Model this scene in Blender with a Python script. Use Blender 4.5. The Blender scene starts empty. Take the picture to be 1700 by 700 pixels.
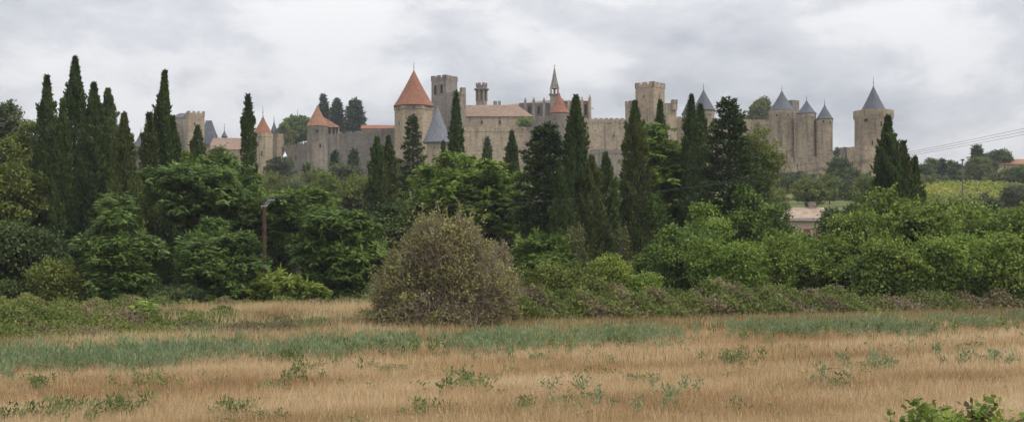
import bpy, math, random
import numpy as np
from math import sin, cos, pi, radians, atan2, sqrt

S = bpy.context.scene
COL = S.collection
F, HOR, CH = 2052.0, 430.0, 4.0          # focal length in photo pixels, horizon row, eye height


def at(px, py, Y):
    return np.array([(px - 850) / F * Y, Y, CH + (HOR - py) / F * Y])


def ss(a, b, t):
    t = np.clip((t - a) / (b - a), 0, 1)
    return t * t * (3 - 2 * t)


def gz(x, y):
    x = np.asarray(x, float); y = np.asarray(y, float)
    z = 2.2 * (1 - ss(4, 23, y))
    t = np.clip(y - 112, 0, None)
    z = z + np.where(t < 20, t * t / 400, 0.05 * 20 + (t - 20) * 0.1) * (t > 0)
    z = np.minimum(z, 33.0)
    z = z - 30 * ss(680, 1100, y)
    w = ss(115, 160, y) * (1 - ss(400, 440, y))
    z = z + w * (0.7 * np.sin(x * .05 + y * .021) + 0.4 * np.sin(x * .11 - y * .07))
    z = z + 0.05 * np.sin(x * .31 + 1) * np.sin(y * .27) * (1 - w)
    return z


def G(x, y):
    return float(gz(x, y))


# ------------------------------------------------------------------ objects
def tag(o, label=None, cat=None, group=None, kind=None):
    for k, v in (('label', label), ('category', cat), ('group', group), ('kind', kind)):
        if v:
            o[k] = v
    return o


def thing(name, loc, label, cat, group=None, rz=0):
    o = bpy.data.objects.new(name, None)
    o.empty_display_size = 0.5
    COL.objects.link(o)
    o.location = [float(v) for v in loc]
    o.rotation_euler = (0, 0, rz)
    return tag(o, label, cat, group)


class MB:
    def __init__(s):
        s.v = []; s.f = []

    def add(s, vs, fs):
        n = len(s.v)
        s.v += [tuple(float(c) for c in v) for v in vs]
        s.f += [tuple(i + n for i in f) for f in fs]
        return s

    def box(s, a, b, R=0.0, o=(0, 0, 0)):
        c, sn = cos(R), sin(R)
        P = []
        for z in (a[2], b[2]):
            for x, y in ((a[0], a[1]), (b[0], a[1]), (b[0], b[1]), (a[0], b[1])):
                P.append((o[0] + x * c - y * sn, o[1] + x * sn + y * c, o[2] + z))
        return s.add(P, [(3, 2, 1, 0), (4, 5, 6, 7), (0, 1, 5, 4), (1, 2, 6, 5), (2, 3, 7, 6), (3, 0, 4, 7)])

    def prism(s, pts, z0, z1, top=None):
        n = len(pts)
        P = [(p[0], p[1], z0) for p in pts]
        Q = top or pts
        P += [(p[0], p[1], z1) for p in Q]
        fs = [(i, (i + 1) % n, n + (i + 1) % n, n + i) for i in range(n)]
        return s.add(P, fs + [tuple(range(n - 1, -1, -1)), tuple(range(n, 2 * n))])

    def lathe(s, prof, n=28, c=(0, 0), rot=0.0):
        P = []
        for r, z in prof:
            for k in range(n):
                a = 2 * pi * k / n + rot
                P.append((c[0] + r * cos(a), c[1] + r * sin(a), z))
        fs = []
        for j in range(len(prof) - 1):
            for k in range(n):
                k2 = (k + 1) % n
                fs.append((j * n + k, j * n + k2, (j + 1) * n + k2, (j + 1) * n + k))
        fs.append(tuple(range(n - 1, -1, -1)))
        fs.append(tuple((len(prof) - 1) * n + k for k in range(n)))
        return s.add(P, fs)

    def tube(s, pts, rs, n=6):
        P = []; m = len(pts)
        pts = [np.array(p, float) for p in pts]
        for j in range(m):
            d = pts[min(j + 1, m - 1)] - pts[max(j - 1, 0)]
            d = d / (np.linalg.norm(d) + 1e-9)
            u = np.cross(d, (0, 0, 1.0) if abs(d[2]) < .9 else (1.0, 0, 0)); u /= np.linalg.norm(u)
            w = np.cross(d, u)
            for k in range(n):
                a = 2 * pi * k / n
                P.append(pts[j] + rs[j] * (u * cos(a) + w * sin(a)))
        fs = [(j * n + k, j * n + (k + 1) % n, (j + 1) * n + (k + 1) % n, (j + 1) * n + k) for j in range(m - 1) for k in range(n)]
        fs += [tuple(range(n - 1, -1, -1)), tuple((m - 1) * n + k for k in range(n))]
        return s.add(P, fs)

    def build(s, name, mat, parent=None, smooth=False):
        me = bpy.data.meshes.new(name)
        me.from_pydata(s.v, [], s.f)
        me.materials.append(mat)
        if smooth:
            me.polygons.foreach_set('use_smooth', [True] * len(me.polygons))
            try:
                me.set_sharp_from_angle(angle=radians(40))
            except Exception:
                pass
        me.update()
        o = bpy.data.objects.new(name, me)
        COL.objects.link(o)
        if parent is not None:
            o.parent = parent
        return o


def polys(name, V, mats, tint, parent=None, midx=None):
    """V (N,k,3): N separate k-gons, tint per face"""
    V = np.asarray(V, np.float32)
    N, k, _ = V.shape
    me = bpy.data.meshes.new(name)
    me.vertices.add(N * k); me.vertices.foreach_set('co', V.reshape(-1))
    me.loops.add(N * k); me.loops.foreach_set('vertex_index', np.arange(N * k, dtype=np.int32))
    me.polygons.add(N); me.polygons.foreach_set('loop_start', np.arange(0, N * k, k, dtype=np.int32))
    me.polygons.foreach_set('loop_total', np.full(N, k, np.int32))
    if not isinstance(mats, (list, tuple)):
        mats = [mats]
    for m in mats:
        me.materials.append(m)
    if midx is not None:
        me.polygons.foreach_set('material_index', np.asarray(midx, np.int32))
    me.update(calc_edges=True)
    a = me.attributes.new('tint', 'FLOAT', 'FACE')
    a.data.foreach_set('value', np.asarray(tint, np.float32))
    o = bpy.data.objects.new(name, me)
    COL.objects.link(o)
    if parent is not None:
        o.parent = parent
    return o


def nrm(a):
    return a / (np.linalg.norm(a, axis=-1, keepdims=True) + 1e-9)


def leafq(c, d, n, L, W):
    d = nrm(d); s = nrm(np.cross(d, n)); L = np.asarray(L).reshape(-1, 1); W = np.asarray(W).reshape(-1, 1)
    up = nrm(np.cross(s, d))
    return np.stack([c, c + d * L * .45 + s * W * .5 + up * W * .12, c + d * L, c + d * L * .5 - s * W * .5 + up * W * .12], 1)


# ------------------------------------------------------------------ materials
def newmat(name):
    m = bpy.data.materials.new(name); m.use_nodes = True
    nt = m.node_tree
    for n in list(nt.nodes):
        nt.nodes.remove(n)
    out = nt.nodes.new('ShaderNodeOutputMaterial')
    return m, nt, out


def N(nt, t, **kw):
    n = nt.nodes.new(t)
    for k, v in kw.items():
        setattr(n, k, v)
    return n


def ramp(nt, fac, stops, interp='LINEAR'):
    r = N(nt, 'ShaderNodeValToRGB'); r.color_ramp.interpolation = interp
    e = r.color_ramp.elements
    while len(e) < len(stops):
        e.new(0.5)
    for i, (p, c) in enumerate(stops):
        e[i].position = p
        e[i].color = (*c, 1) if not isinstance(c, (int, float)) else (c, c, c, 1)
    nt.links.new(fac, r.inputs[0])
    return r.outputs[0]


def noise(nt, vec, scale, det=4, rough=.55, dist=0.0):
    n = N(nt, 'ShaderNodeTexNoise'); n.inputs['Scale'].default_value = scale
    n.inputs['Detail'].default_value = det; n.inputs['Roughness'].default_value = rough
    n.inputs['Distortion'].default_value = dist
    nt.links.new(vec, n.inputs['Vector'])
    return n.outputs['Fac']


def mapping(nt, vec, sc, rot=(0, 0, 0)):
    m = N(nt, 'ShaderNodeMapping'); m.inputs['Scale'].default_value = sc; m.inputs['Rotation'].default_value = rot
    nt.links.new(vec, m.inputs['Vector'])
    return m.outputs[0]


def mixc(nt, f, a, b, mode='MIX'):
    m = N(nt, 'ShaderNodeMix', data_type='RGBA', blend_type=mode)
    for sock, v in ((m.inputs[0], f), (m.inputs[6], a), (m.inputs[7], b)):
        if isinstance(v, (int, float)):
            sock.default_value = v
        elif isinstance(v, tuple):
            sock.default_value = (*v, 1)
        else:
            nt.links.new(v, sock)
    return m.outputs[2]


def princ(nt, out, col, rough=.9, spec=.2, bump=None, bstr=.3, bdist=.1):
    p = N(nt, 'ShaderNodeBsdfPrincipled')
    p.inputs['Roughness'].default_value = rough
    p.inputs['Specular IOR Level'].default_value = spec
    if isinstance(col, tuple):
        p.inputs['Base Color'].default_value = (*col, 1)
    else:
        nt.links.new(col, p.inputs['Base Color'])
    if bump is not None:
        b = N(nt, 'ShaderNodeBump'); b.inputs['Strength'].default_value = bstr; b.inputs['Distance'].default_value = bdist
        nt.links.new(bump, b.inputs['Height']); nt.links.new(b.outputs[0], p.inputs['Normal'])
    nt.links.new(p.outputs[0], out.inputs[0])
    return p


def stone(name, c, dark=.55, stain=(.10, .085, .07), warm=(.42, .25, .15)):
    m, nt, out = newmat(name)
    g = N(nt, 'ShaderNodeNewGeometry').outputs['Position']
    big = noise(nt, g, .09, 5, .6)
    mid = noise(nt, mapping(nt, g, (.5, .5, 1.6)), .9, 4, .65)
    fine = noise(nt, mapping(nt, g, (1, 1, 2.2)), 1.5, 3, .8)
    strk = noise(nt, mapping(nt, g, (1, 1, .10)), .7, 4, .7)
    d = tuple(v * dark for v in c); l = tuple(min(.8, v * 1.22) for v in c)
    col = ramp(nt, big, [(.32, d), (.55, c), (.72, l)])
    col = mixc(nt, .55, col, ramp(nt, mid, [(.3, tuple(v * .45 for v in c)), (.5, c), (.7, l)]))
    col = mixc(nt, ramp(nt, fine, [(.36, 0.9), (.48, 0.0)]), col, tuple(v * .42 for v in c))
    col = mixc(nt, ramp(nt, strk, [(.50, 0.0), (.68, .7)]), col, stain)
    wn = noise(nt, g, .16, 3)
    col = mixc(nt, ramp(nt, wn, [(.60, 0.0), (.72, .35)]), col, warm)
    princ(nt, out, col, .95, .1, fine, .5, .15)
    return m


def simple(name, c, rough=.8, spec=.2, var=.25, sc=3.0):
    m, nt, out = newmat(name)
    g = N(nt, 'ShaderNodeNewGeometry').outputs['Position']
    n = noise(nt, g, sc, 4)
    col = ramp(nt, n, [(.3, tuple(v * (1 - var) for v in c)), (.7, tuple(min(.9, v * (1 + var)) for v in c))])
    princ(nt, out, col, rough, spec)
    return m


def roofmat(name, c, sz=1.2, rough=.85):
    m, nt, out = newmat(name)
    g = N(nt, 'ShaderNodeNewGeometry').outputs['Position']
    big = noise(nt, g, .25, 5, .65)
    mid = noise(nt, mapping(nt, g, (1, 1, .5)), 1.3, 4, .7)
    w = N(nt, 'ShaderNodeTexWave', bands_direction='Z'); w.inputs['Scale'].default_value = sz
    w.inputs['Distortion'].default_value = 1.5; w.inputs['Detail'].default_value = 3
    nt.links.new(g, w.inputs['Vector'])
    col = ramp(nt, big, [(.3, tuple(v * .62 for v in c)), (.52, c), (.7, tuple(min(.8, v * 1.25) for v in c))])
    col = mixc(nt, .6, col, ramp(nt, mid, [(.35, tuple(v * .55 for v in c)), (.65, tuple(min(.8, v * 1.3) for v in c))]))
    col = mixc(nt, .25, col, mixc(nt, 1.0, col, w.outputs['Color'], 'MULTIPLY'))
    princ(nt, out, col, rough, .25, w.outputs['Fac'], .3, .08)
    return m


def leafmat(name, dark, mid, lite, trans=.3, rough=.62, sc=.25):
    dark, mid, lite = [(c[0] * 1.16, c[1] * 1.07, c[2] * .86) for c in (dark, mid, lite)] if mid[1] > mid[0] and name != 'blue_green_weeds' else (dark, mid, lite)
    m, nt, out = newmat(name)
    a = N(nt, 'ShaderNodeAttribute', attribute_name='tint').outputs['Fac']
    g = N(nt, 'ShaderNodeNewGeometry').outputs['Position']
    n = noise(nt, g, sc, 3)
    mm = N(nt, 'ShaderNodeMath', operation='MULTIPLY_ADD'); mm.inputs[1].default_value = .9; mm.inputs[2].default_value = -.45
    nt.links.new(n, mm.inputs[0])
    ad = N(nt, 'ShaderNodeMath', operation='ADD'); nt.links.new(mm.outputs[0], ad.inputs[0]); nt.links.new(a, ad.inputs[1])
    col = ramp(nt, ad.outputs[0], [(.08, dark), (.5, mid), (.95, lite)])
    p = N(nt, 'ShaderNodeBsdfPrincipled'); p.inputs['Roughness'].default_value = rough; p.inputs['Specular IOR Level'].default_value = .25
    t = N(nt, 'ShaderNodeBsdfTranslucent'); mx = N(nt, 'ShaderNodeMixShader'); mx.inputs[0].default_value = trans
    nt.links.new(col, p.inputs['Base Color']); nt.links.new(col, t.inputs[0])
    nt.links.new(p.outputs[0], mx.inputs[1]); nt.links.new(t.outputs[0], mx.inputs[2]); nt.links.new(mx.outputs[0], out.inputs[0])
    return m


M = {
    'stone': stone('limestone', (.405, .32, .22)),
    'stone_pale': stone('pale_limestone', (.44, .355, .25), .66),
    'stone_grey': stone('grey_stone', (.275, .238, .195), .62),
    'stone_dark': stone('dark_stone', (.22, .19, .158), .65),
    'orange': roofmat('orange_tiles', (.285, .118, .066)),
    'tile': roofmat('weathered_tiles', (.29, .20, .145)),
    'tile_pale': roofmat('pale_tiles', (.40, .30, .225), 5.0),
    'tile_brown': roofmat('brown_tiles', (.33, .165, .10)),
    'slate': roofmat('slate', (.098, .104, .122), 1.6, .6),
    'slate_pale': roofmat('pale_slate', (.17, .18, .20), 1.6, .6),
    'dark': simple('dark_opening', (.018, .016, .015), .9, .1),
    'metal': simple('dark_metal', (.09, .09, .10), .5, .5),
    'white': simple('pale_metal', (.36, .37, .38), .5, .4, .1),
    'wood': simple('pole_wood', (.075, .046, .034), .85, .1, .35, 2.0),
    'bark': simple('bark', (.085, .07, .055), .95, .1, .4, 4.0),
    'bark_pale': simple('pale_bark', (.17, .145, .12), .95, .1, .4, 4.0),
    'plaster': simple('cream_plaster', (.55, .43, .32), .9, .1, .15, 1.0),
    'shutter': simple('red_brown_shutter', (.22, .08, .05), .7, .2),
    'wire': simple('wire', (.03, .03, .035), .6, .3),
    'paint_white': simple('white_paint', (.75, .75, .76), .3, .5, .04),
    'glass': simple('dark_glass', (.03, .035, .04), .1, .6),
    'rubber': simple('rubber', (.03, .03, .03), .8, .2),
    # foliage
    'cypress': leafmat('cypress_foliage', (.022, .045, .014), (.052, .092, .027), (.12, .17, .05), .2),
    'cypress_olive': leafmat('olive_cypress_foliage', (.03, .045, .014), (.070, .098, .030), (.14, .175, .05), .2),
    'hedge': leafmat('hedge_leaves', (.050, .092, .015), (.125, .195, .034), (.25, .33, .075)),
    'cypress_soft': leafmat('feathery_foliage', (.045, .075, .03), (.085, .13, .05), (.15, .20, .08), .25),
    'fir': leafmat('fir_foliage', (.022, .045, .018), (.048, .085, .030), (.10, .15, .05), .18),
    'green': leafmat('green_leaves', (.040, .082, .015), (.095, .165, .032), (.19, .28, .065)),
    'frond': leafmat('frond_leaves', (.040, .082, .020), (.095, .165, .044), (.19, .28, .08)),
    'bright': leafmat('bright_leaves', (.065, .12, .018), (.14, .225, .04), (.25, .35, .08)),
    'lime': leafmat('lime_leaves', (.08, .13, .02), (.17, .24, .045), (.29, .36, .09)),
    'olive': leafmat('olive_leaves', (.055, .085, .02), (.12, .16, .038), (.21, .25, .065)),
    'yellowish': leafmat('yellow_green_leaves', (.05, .09, .014), (.115, .17, .03), (.22, .28, .06)),
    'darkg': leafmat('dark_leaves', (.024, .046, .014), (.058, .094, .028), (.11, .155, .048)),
    'greyg': leafmat('grey_green_leaves', (.045, .07, .04), (.09, .12, .065), (.15, .18, .10)),
    'bushy': leafmat('bush_leaves', (.17, .18, .055), (.25, .25, .08), (.34, .33, .115)),
    'brownb': leafmat('dry_leaves', (.07, .055, .03), (.15, .118, .065), (.26, .21, .115)),
    'twig': leafmat('twigs', (.13, .10, .065), (.26, .21, .14), (.38, .32, .225), .05),
    'twig_dark': leafmat('dark_twigs', (.05, .042, .03), (.095, .08, .055), (.16, .135, .09), .05),
    'straw': leafmat('straw', (.235, .14, .058), (.465, .325, .165), (.72, .58, .38), .3, .8, .12),
    'drygold': leafmat('dry_gold_grass', (.20, .115, .052), (.41, .285, .14), (.66, .53, .31), .25, .8, .2),
    'bluegreen': leafmat('blue_green_weeds', (.10, .15, .06), (.20, .255, .125), (.32, .38, .21), .3, .8, .3),
    'weed': leafmat('field_weeds', (.065, .10, .04), (.14, .19, .08), (.23, .28, .13), .3, .7, .3),
    'vine': leafmat('vine_leaves', (.08, .12, .018), (.18, .23, .035), (.34, .34, .07), .3, .7, .06),
}

# ground sheet
m, nt, out = newmat('ground_earth')
g = N(nt, 'ShaderNodeNewGeometry').outputs['Position']
sep = N(nt, 'ShaderNodeSeparateXYZ'); nt.links.new(g, sep.inputs[0])
fld = ramp(nt, noise(nt, mapping(nt, g, (.35, 1.2, 1), (0, 0, -.54)), .35, 6, .65), [(.3, (.16, .10, .055)), (.55, (.28, .19, .11)), (.75, (.38, .28, .18))])
slope = ramp(nt, noise(nt, g, .06, 5, .7), [(.35, (.06, .08, .025)), (.55, (.12, .14, .045)), (.7, (.2, .17, .08))])
mr = N(nt, 'ShaderNodeMapRange'); mr.inputs[1].default_value = 84; mr.inputs[2].default_value = 100
nt.links.new(sep.outputs[1], mr.inputs[0])
princ(nt, out, mixc(nt, mr.outputs[0], fld, slope), .95, .1, noise(nt, g, 3.0, 5), .6, .1)
M['ground'] = m

xs = np.concatenate([np.linspace(-6000, -400, 15), np.arange(-390, 391, 6), np.linspace(400, 6000, 15)])
ys = np.concatenate([np.linspace(-2000, -40, 8), np.arange(-30, 26, 2), np.arange(26, 120, 3), np.arange(120, 700, 7), np.arange(700, 1200, 25), np.linspace(1250, 9000, 14)])
X, Yg = np.meshgrid(xs, ys)
Z = gz(X, Yg)
V = np.stack([X, Yg, Z], -1).reshape(-1, 3)
nx, ny = len(xs), len(ys)
b = MB(); b.v = [tuple(v) for v in V.tolist()]
b.f = [(j * nx + i, j * nx + i + 1, (j + 1) * nx + i + 1, (j + 1) * nx + i) for j in range(ny - 1) for i in range(nx - 1)]
tag(b.build('ground', M['ground'], smooth=True), kind='structure')


# ------------------------------------------------------------------ castle helpers
def crenel_edge(mb, p, q, zb, h, band=.5, mw=1.7, gw=.8, th=.6):
    """one solid strip with notches from p to q (3D tops allowed: p[2], q[2] added to zb)"""
    p = np.array(p, float); q = np.array(q, float)
    L = np.linalg.norm((q - p)[:2]); k = max(1, int(round((L - mw) / (mw + gw))))
    sc = L / (k * (mw + gw) + mw); mw *= sc; gw *= sc
    pr = []
    s = 0
    for i in range(k + 1):
        pr += [(s, h), (s + mw, h)]
        s += mw
        if i < k:
            pr += [(s, band), (s + gw, band)]
            s += gw
    u = (q - p) / L; nrmv = np.array([u[1], -u[0]]); nrmv /= np.linalg.norm(nrmv)
    top = []
    for s, z in pr:
        P = p + u * s
        top.append((P[0], P[1], zb + P[2] + z))
    bot = [(*(p + u * s)[:2], zb + (p + u * s)[2]) for s, z in pr]
    n = len(pr)
    Vv = top + bot + [(x - nrmv[0] * th, y - nrmv[1] * th, z) for x, y, z in top + bot]
    fs = []
    for i in range(n - 1):
        fs.append((i + 1, i, n + i, n + i + 1))
        fs.append((2 * n + i, 2 * n + i + 1, 3 * n + i + 1, 3 * n + i))
        fs.append((i, i + 1, 2 * n + i + 1, 2 * n + i))
    fs += [(0, 2 * n, 3 * n, n), (n - 1, 2 * n - 1, 4 * n - 1, 3 * n - 1)]
    # drop degenerate pieces where band steps are vertical (zero-width): keep, harmless
    fs = [f for f in fs]
    mb.add(Vv, fs)


def slit(root, x, y, z, ang, w, h, mat='stone', arch=False):
    """window facing direction ang (0 = towards -Y), centre at x,y,z local; dark opening with stone surround"""
    b = MB(); t = .18
    b.box((-w / 2, -.04, -h / 2), (w / 2, .10, h / 2), ang, (x, y, z))
    o = b.build('window', M['dark'], root)
    f = MB()
    f.box((-w / 2 - t, -.13, h / 2), (w / 2 + t, .1, h / 2 + t), ang, (x, y, z))
    f.box((-w / 2 - t, -.16, -h / 2 - t), (w / 2 + t, .1, -h / 2), ang, (x, y, z))
    f.box((-w / 2 - t, -.12, -h / 2), (-w / 2, .1, h / 2), ang, (x, y, z))
    f.box((w / 2, -.12, -h / 2), (w / 2 + t, .1, h / 2), ang, (x, y, z))
    f.build('frame', M[mat], o)
    return o


def round_tower(label, px, wpx, Y, eave_py, apex_py, roofw_px, roof, wall='stone', fin_py=None, wins=(), parapet=False, sides=28, rot=0, group=None, roofsides=None, hollow=None):
    k = Y / F
    x = (px - 850) * k; r = wpx / 2 * k; rr = roofw_px / 2 * k
    z0 = G(x, Y) - 2; ze = at(px, eave_py, Y)[2]; za = at(px, apex_py, Y)[2]
    t = thing('round_tower', (x, Y, z0), label, 'tower', group)
    h = ze - z0
    b = MB()
    prof = [(r * 1.07, 0), (r * 1.02, h * .35), (r, h * .5), (r, h - 1.6), (r * 1.035, h - 1.4), (r * 1.035, h + .05)]
    if parapet:
        prof = [(r * 1.05, 0), (r, h * .5), (r * .99, h - 2.4), (r * 1.07, h - 1.5), (r * 1.07, h + .9), (r * .98, h + .9), (r * .98, h)]
    b.lathe(prof, sides, rot=rot); b.build('wall', M[wall], t, smooth=sides > 12)
    b = MB(); H = za - ze
    e = .02 * H
    pr = [(rr * .97, h - .25), (rr, h), (rr * .985, h + e * .6), (rr * .80, h + H * .17), (rr * .5, h + H * .47), (rr * .24, h + H * .745), (.12, h + H)]
    b.lathe(pr, roofsides or sides, rot=rot); b.build('roof', M[roof], t, smooth=(roofsides or sides) > 12)
    if fin_py is not None:
        zf = at(px, fin_py, Y)[2] - z0; zb = h + H
        b = MB(); hh = zf - zb
        b.lathe([(.18, zb - .3), (.22, zb), (.10, zb + .1 * hh), (.09, zb + .3 * hh), (.26, zb + .38 * hh), (.09, zb + .46 * hh), (.06, zb + hh)], 8)
        b.build('finial', M['metal'], t)
    for (wx, wy, ww, wh) in wins:
        dx = (wx - px) * k
        rw = r * (1.035 if (at(px, wy, Y)[2] - z0) > h - 1.5 else 1.0)
        dx = max(-.95 * rw, min(.95 * rw, dx)); a = math.asin(dx / rw)
        rz = rw * (cos(pi / sides) if sides < 12 else 1)
        slit(t, rz * sin(a), -rz * cos(a), at(px, wy, Y)[2] - z0, a, ww * k, wh * k, wall)
    return t


def square_tower(label, lpx, cpx, rpx, Y, top_py, base_py, wall_l='stone_grey', wins=(), name='square_tower', cren=True, mats=None, mh=1.3, mw=1.5, gw=.9):
    """corner cpx nearest, left edge lpx, right edge rpx"""
    k = Y / F
    A = max(.5, (cpx - lpx) * k); B = max(.5, (rpx - cpx) * k)
    x = (cpx - 850) * k
    z0 = at(0, base_py, Y)[2] if base_py else G(x, Y) - 2
    zt = at(0, top_py, Y)[2]
    t = thing(name, (x, Y, z0), label, 'tower')
    P = [(0, 0), (B, A), (B - A, A + B), (-A, B)]
    h = zt - z0
    b = MB(); b.prism(P, 0, h - (mh if cren else 0)); b.build('wall', M[wall_l], t)
    if cren:
        b = MB(); o = .18
        cx = sum(p[0] for p in P) / 4; cy = sum(p[1] for p in P) / 4
        Q = [(p[0] + (p[0] - cx) * .035, p[1] + (p[1] - cy) * .035) for p in P]
        for i in range(4):
            p, q = Q[i], Q[(i + 1) % 4]
            crenel_edge(b, (p[0], p[1], 0), (q[0], q[1], 0), h - mh - .9, mh + .9, 1.1, mw, gw, .55)
        b.build('battlement', M[wall_l], t)
    for (side, wx, wy, ww, wh) in wins:
        # side 'L' or 'R': project px onto that face
        dx = (wx - cpx) * k
        if side == 'L':
            f = -dx / A; X_, Y_ = -A * f, B * f; ang = -atan2(B, A)
        else:
            f = dx / B; X_, Y_ = B * f, A * f; ang = atan2(A, B)
        slit(t, X_, Y_, at(0, wy, Y)[2] - z0, ang, ww * k, wh * k, wall_l)
    return t


def curtain(label, pts, wall='stone', th=2.2, base=None, mh=1.5, mw=1.7, gw=.75, band=.55, wins=(), name='curtain_wall', cren=True):
    """pts: (px, py_top, Y)"""
    Ps = [at(px, py, Y) for px, py, Y in pts]
    x0, y0 = Ps[0][0], Ps[0][1]
    t = thing(name, (x0, y0, G(x0, y0) - 2), label, 'wall')
    z0 = G(x0, y0) - 2
    b = MB(); c = MB(); par = mh if cren else 0
    for p, q in zip(Ps[:-1], Ps[1:]):
        u = (q - p)[:2]; L = np.linalg.norm(u); u = u / L; n = np.array([-u[1], u[0]])
        if n[1] < 0:
            n = -n
        zb = min(G(*p[:2]), G(*q[:2])) - 2 - z0
        a_, b_ = p[:2] - (x0, y0), q[:2] - (x0, y0)
        zp, zq = p[2] - z0 - par, q[2] - z0 - par
        corners = [(*a_, zb), (*b_, zb), (*(b_ + n * th), zb), (*(a_ + n * th), zb), (*a_, zp), (*b_, zq), (*(b_ + n * th), zq), (*(a_ + n * th), zp)]
        b.add(corners, [(3, 2, 1, 0), (4, 5, 6, 7), (0, 1, 5, 4), (1, 2, 6, 5), (2, 3, 7, 6), (3, 0, 4, 7)])
        if cren:   # added backing strip, no known parapet: makes the crenel gaps look dark
            e = n * (th - .5); g2 = n * (th - .02)
            pb = par * .8
            b.add([(*(a_ + e), zp - .1), (*(b_ + e), zq - .1), (*(b_ + g2), zq - .1), (*(a_ + g2), zp - .1), (*(a_ + e), zp + pb), (*(b_ + e), zq + pb), (*(b_ + g2), zq + pb), (*(a_ + g2), zp + pb)],
                  [(3, 2, 1, 0), (4, 5, 6, 7), (0, 1, 5, 4), (1, 2, 6, 5), (2, 3, 7, 6), (3, 0, 4, 7)])
            o = -n * .12
            crenel_edge(c, (*(a_ + o), zp), (*(b_ + o), zq), -.25, par + .25, band, mw, gw, .6)
    b.build('wall', M[wall], t)
    if cren:
        c.build('battlement', M[wall], t)
    for (i, f, py, ww, wh) in wins:
        p, q = Ps[i], Ps[i + 1]; P = p + (q - p) * f; k = P[1] / F
        u = (q - p)[:2]; ang = atan2(u[1], u[0])
        slit(t, P[0] - x0, P[1] - y0, at(0, py, P[1])[2] - z0, ang, ww * k, wh * k, wall)
    return t


def building(label, x0px, x1px, Y, eave_py, ridge_py, depth, wall, roof, wins=(), hip0=0.0, hip1=0.0, base_py=None, name='stone_building', cat='building', dY=0.0, over=.4):
    """long side faces the camera; dY: how much further the right end stands"""
    p = at(x0px, eave_py, Y); q = at(x1px, eave_py, Y + dY)
    L = np.linalg.norm((q - p)[:2]); ang = atan2(q[1] - p[1], q[0] - p[0])
    z0 = at(0, base_py, Y)[2] if base_py else min(G(*p[:2]), G(*q[:2])) - 1
    t = thing(name, (p[0], p[1], z0), label, cat, rz=ang)
    h = p[2] - z0; hr = at(0, ridge_py, Y + depth / 2)[2] - z0
    MB().box((0, 0, 0), (L, depth, h)).build('wall', M[wall], t)
    b = MB(); o = over
    b.add([(-o, -o, h + .003), (L + o, -o, h + .003), (L + o, depth + o, h + .003), (-o, depth + o, h + .003),
           (-o, -o, h + .2), (L + o, -o, h + .2), (L + o, depth + o, h + .2), (-o, depth + o, h + .2),
           (hip0 * L - (o if hip0 == 0 else 0), depth / 2, hr), (L - hip1 * L + (o if hip1 == 0 else 0), depth / 2, hr)],
          [(3, 2, 1, 0), (0, 1, 5, 4), (1, 2, 6, 5), (2, 3, 7, 6), (3, 0, 4, 7), (4, 5, 9, 8), (6, 7, 8, 9), (5, 6, 9), (7, 4, 8)])
    r = b.build('roof', M[roof], t)
    k = Y / F
    for (wx, wy, ww, wh) in wins:
        slit(t, (wx - x0px) * k / max(.2, cos(ang)), -.0, at(0, wy, Y)[2] - z0, 0, ww * k, wh * k, wall)
    return t, r, h, hr, L


# ------------------------------------------------------------------ the citadel, left to right
round_tower('grey slate cone roof peeping out left of the leaning cypress', 234, 22, 500, 244, 219, 27, 'slate', 'stone_grey', 211)
square_tower('tall square keep with toothed top behind the far left trees', 302, 312, 337, 478, 184, None, 'stone', wins=(('R', 322, 205, 2, 5), ('L', 306, 214, 2, 5)), mh=1.0, mw=1.2, gw=.8)
building('dark grey stone wing with sloping top left of the square keep', 284, 303, 486, 196, 188, 8, 'stone_grey', 'slate', hip0=.5, over=.1)
building('building with a steep blue slate roof right of the square keep', 330, 354, 492, 240, 200, 11, 'stone', 'slate', hip0=.25, hip1=.33)
round_tower('tiny slate turret rising above the long tiled building', 372.5, 8, 520, 227, 217, 11, 'slate', 'stone_grey', 205)
building('long pale building with a clay tile roof and two small windows', 350, 420, 470, 243, 229, 11, 'stone_pale', 'tile', wins=((374, 252, 3, 6), (385, 252, 3, 6), (362, 256, 2.4, 5)))
building('low lean-to range with a narrow tiled strip against the pale building', 350, 420, 466.5, 249, 241.5, 4.5, 'stone_pale', 'tile', name='lean_to')
round_tower('tower with small orange cone right of the slim cypress', 436.5, 33, 462, 222, 193, 32, 'orange', 'stone', 177, wins=((439, 256, 4, 8), (428, 232, 2, 4)), sides=8, rot=pi / 8, roofsides=24)
square_tower('small square turret attached right of the little orange coned tower', 455, 460, 470, 468, 221, None, 'stone', mh=.8, mw=.9, gw=.6)
round_tower('small pointed slate roof just behind the square turret', 455, 9, 500, 219, 201, 12, 'slate', 'stone_grey', 192)
round_tower('thin slate spire among trees left of the brown coned tower', 494, 7, 540, 204, 192, 9, 'slate', 'stone_grey', 182)
curtain('dark sloping curtain wall left of the brown coned tower', [(468, 244, 464), (511, 235, 458)], 'stone_dark', wins=((0, .55, 262, 2, 8),))
t = round_tower('round tower with a blunt brown tiled cone and corner gallery', 527, 34, 455, 210, 175, 38, 'tile_brown', 'stone_grey', None, wins=((529, 218, 4, 7), (534, 243, 3, 6), (513, 218, 3, 5), (523, 275, 3, 7)))
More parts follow.
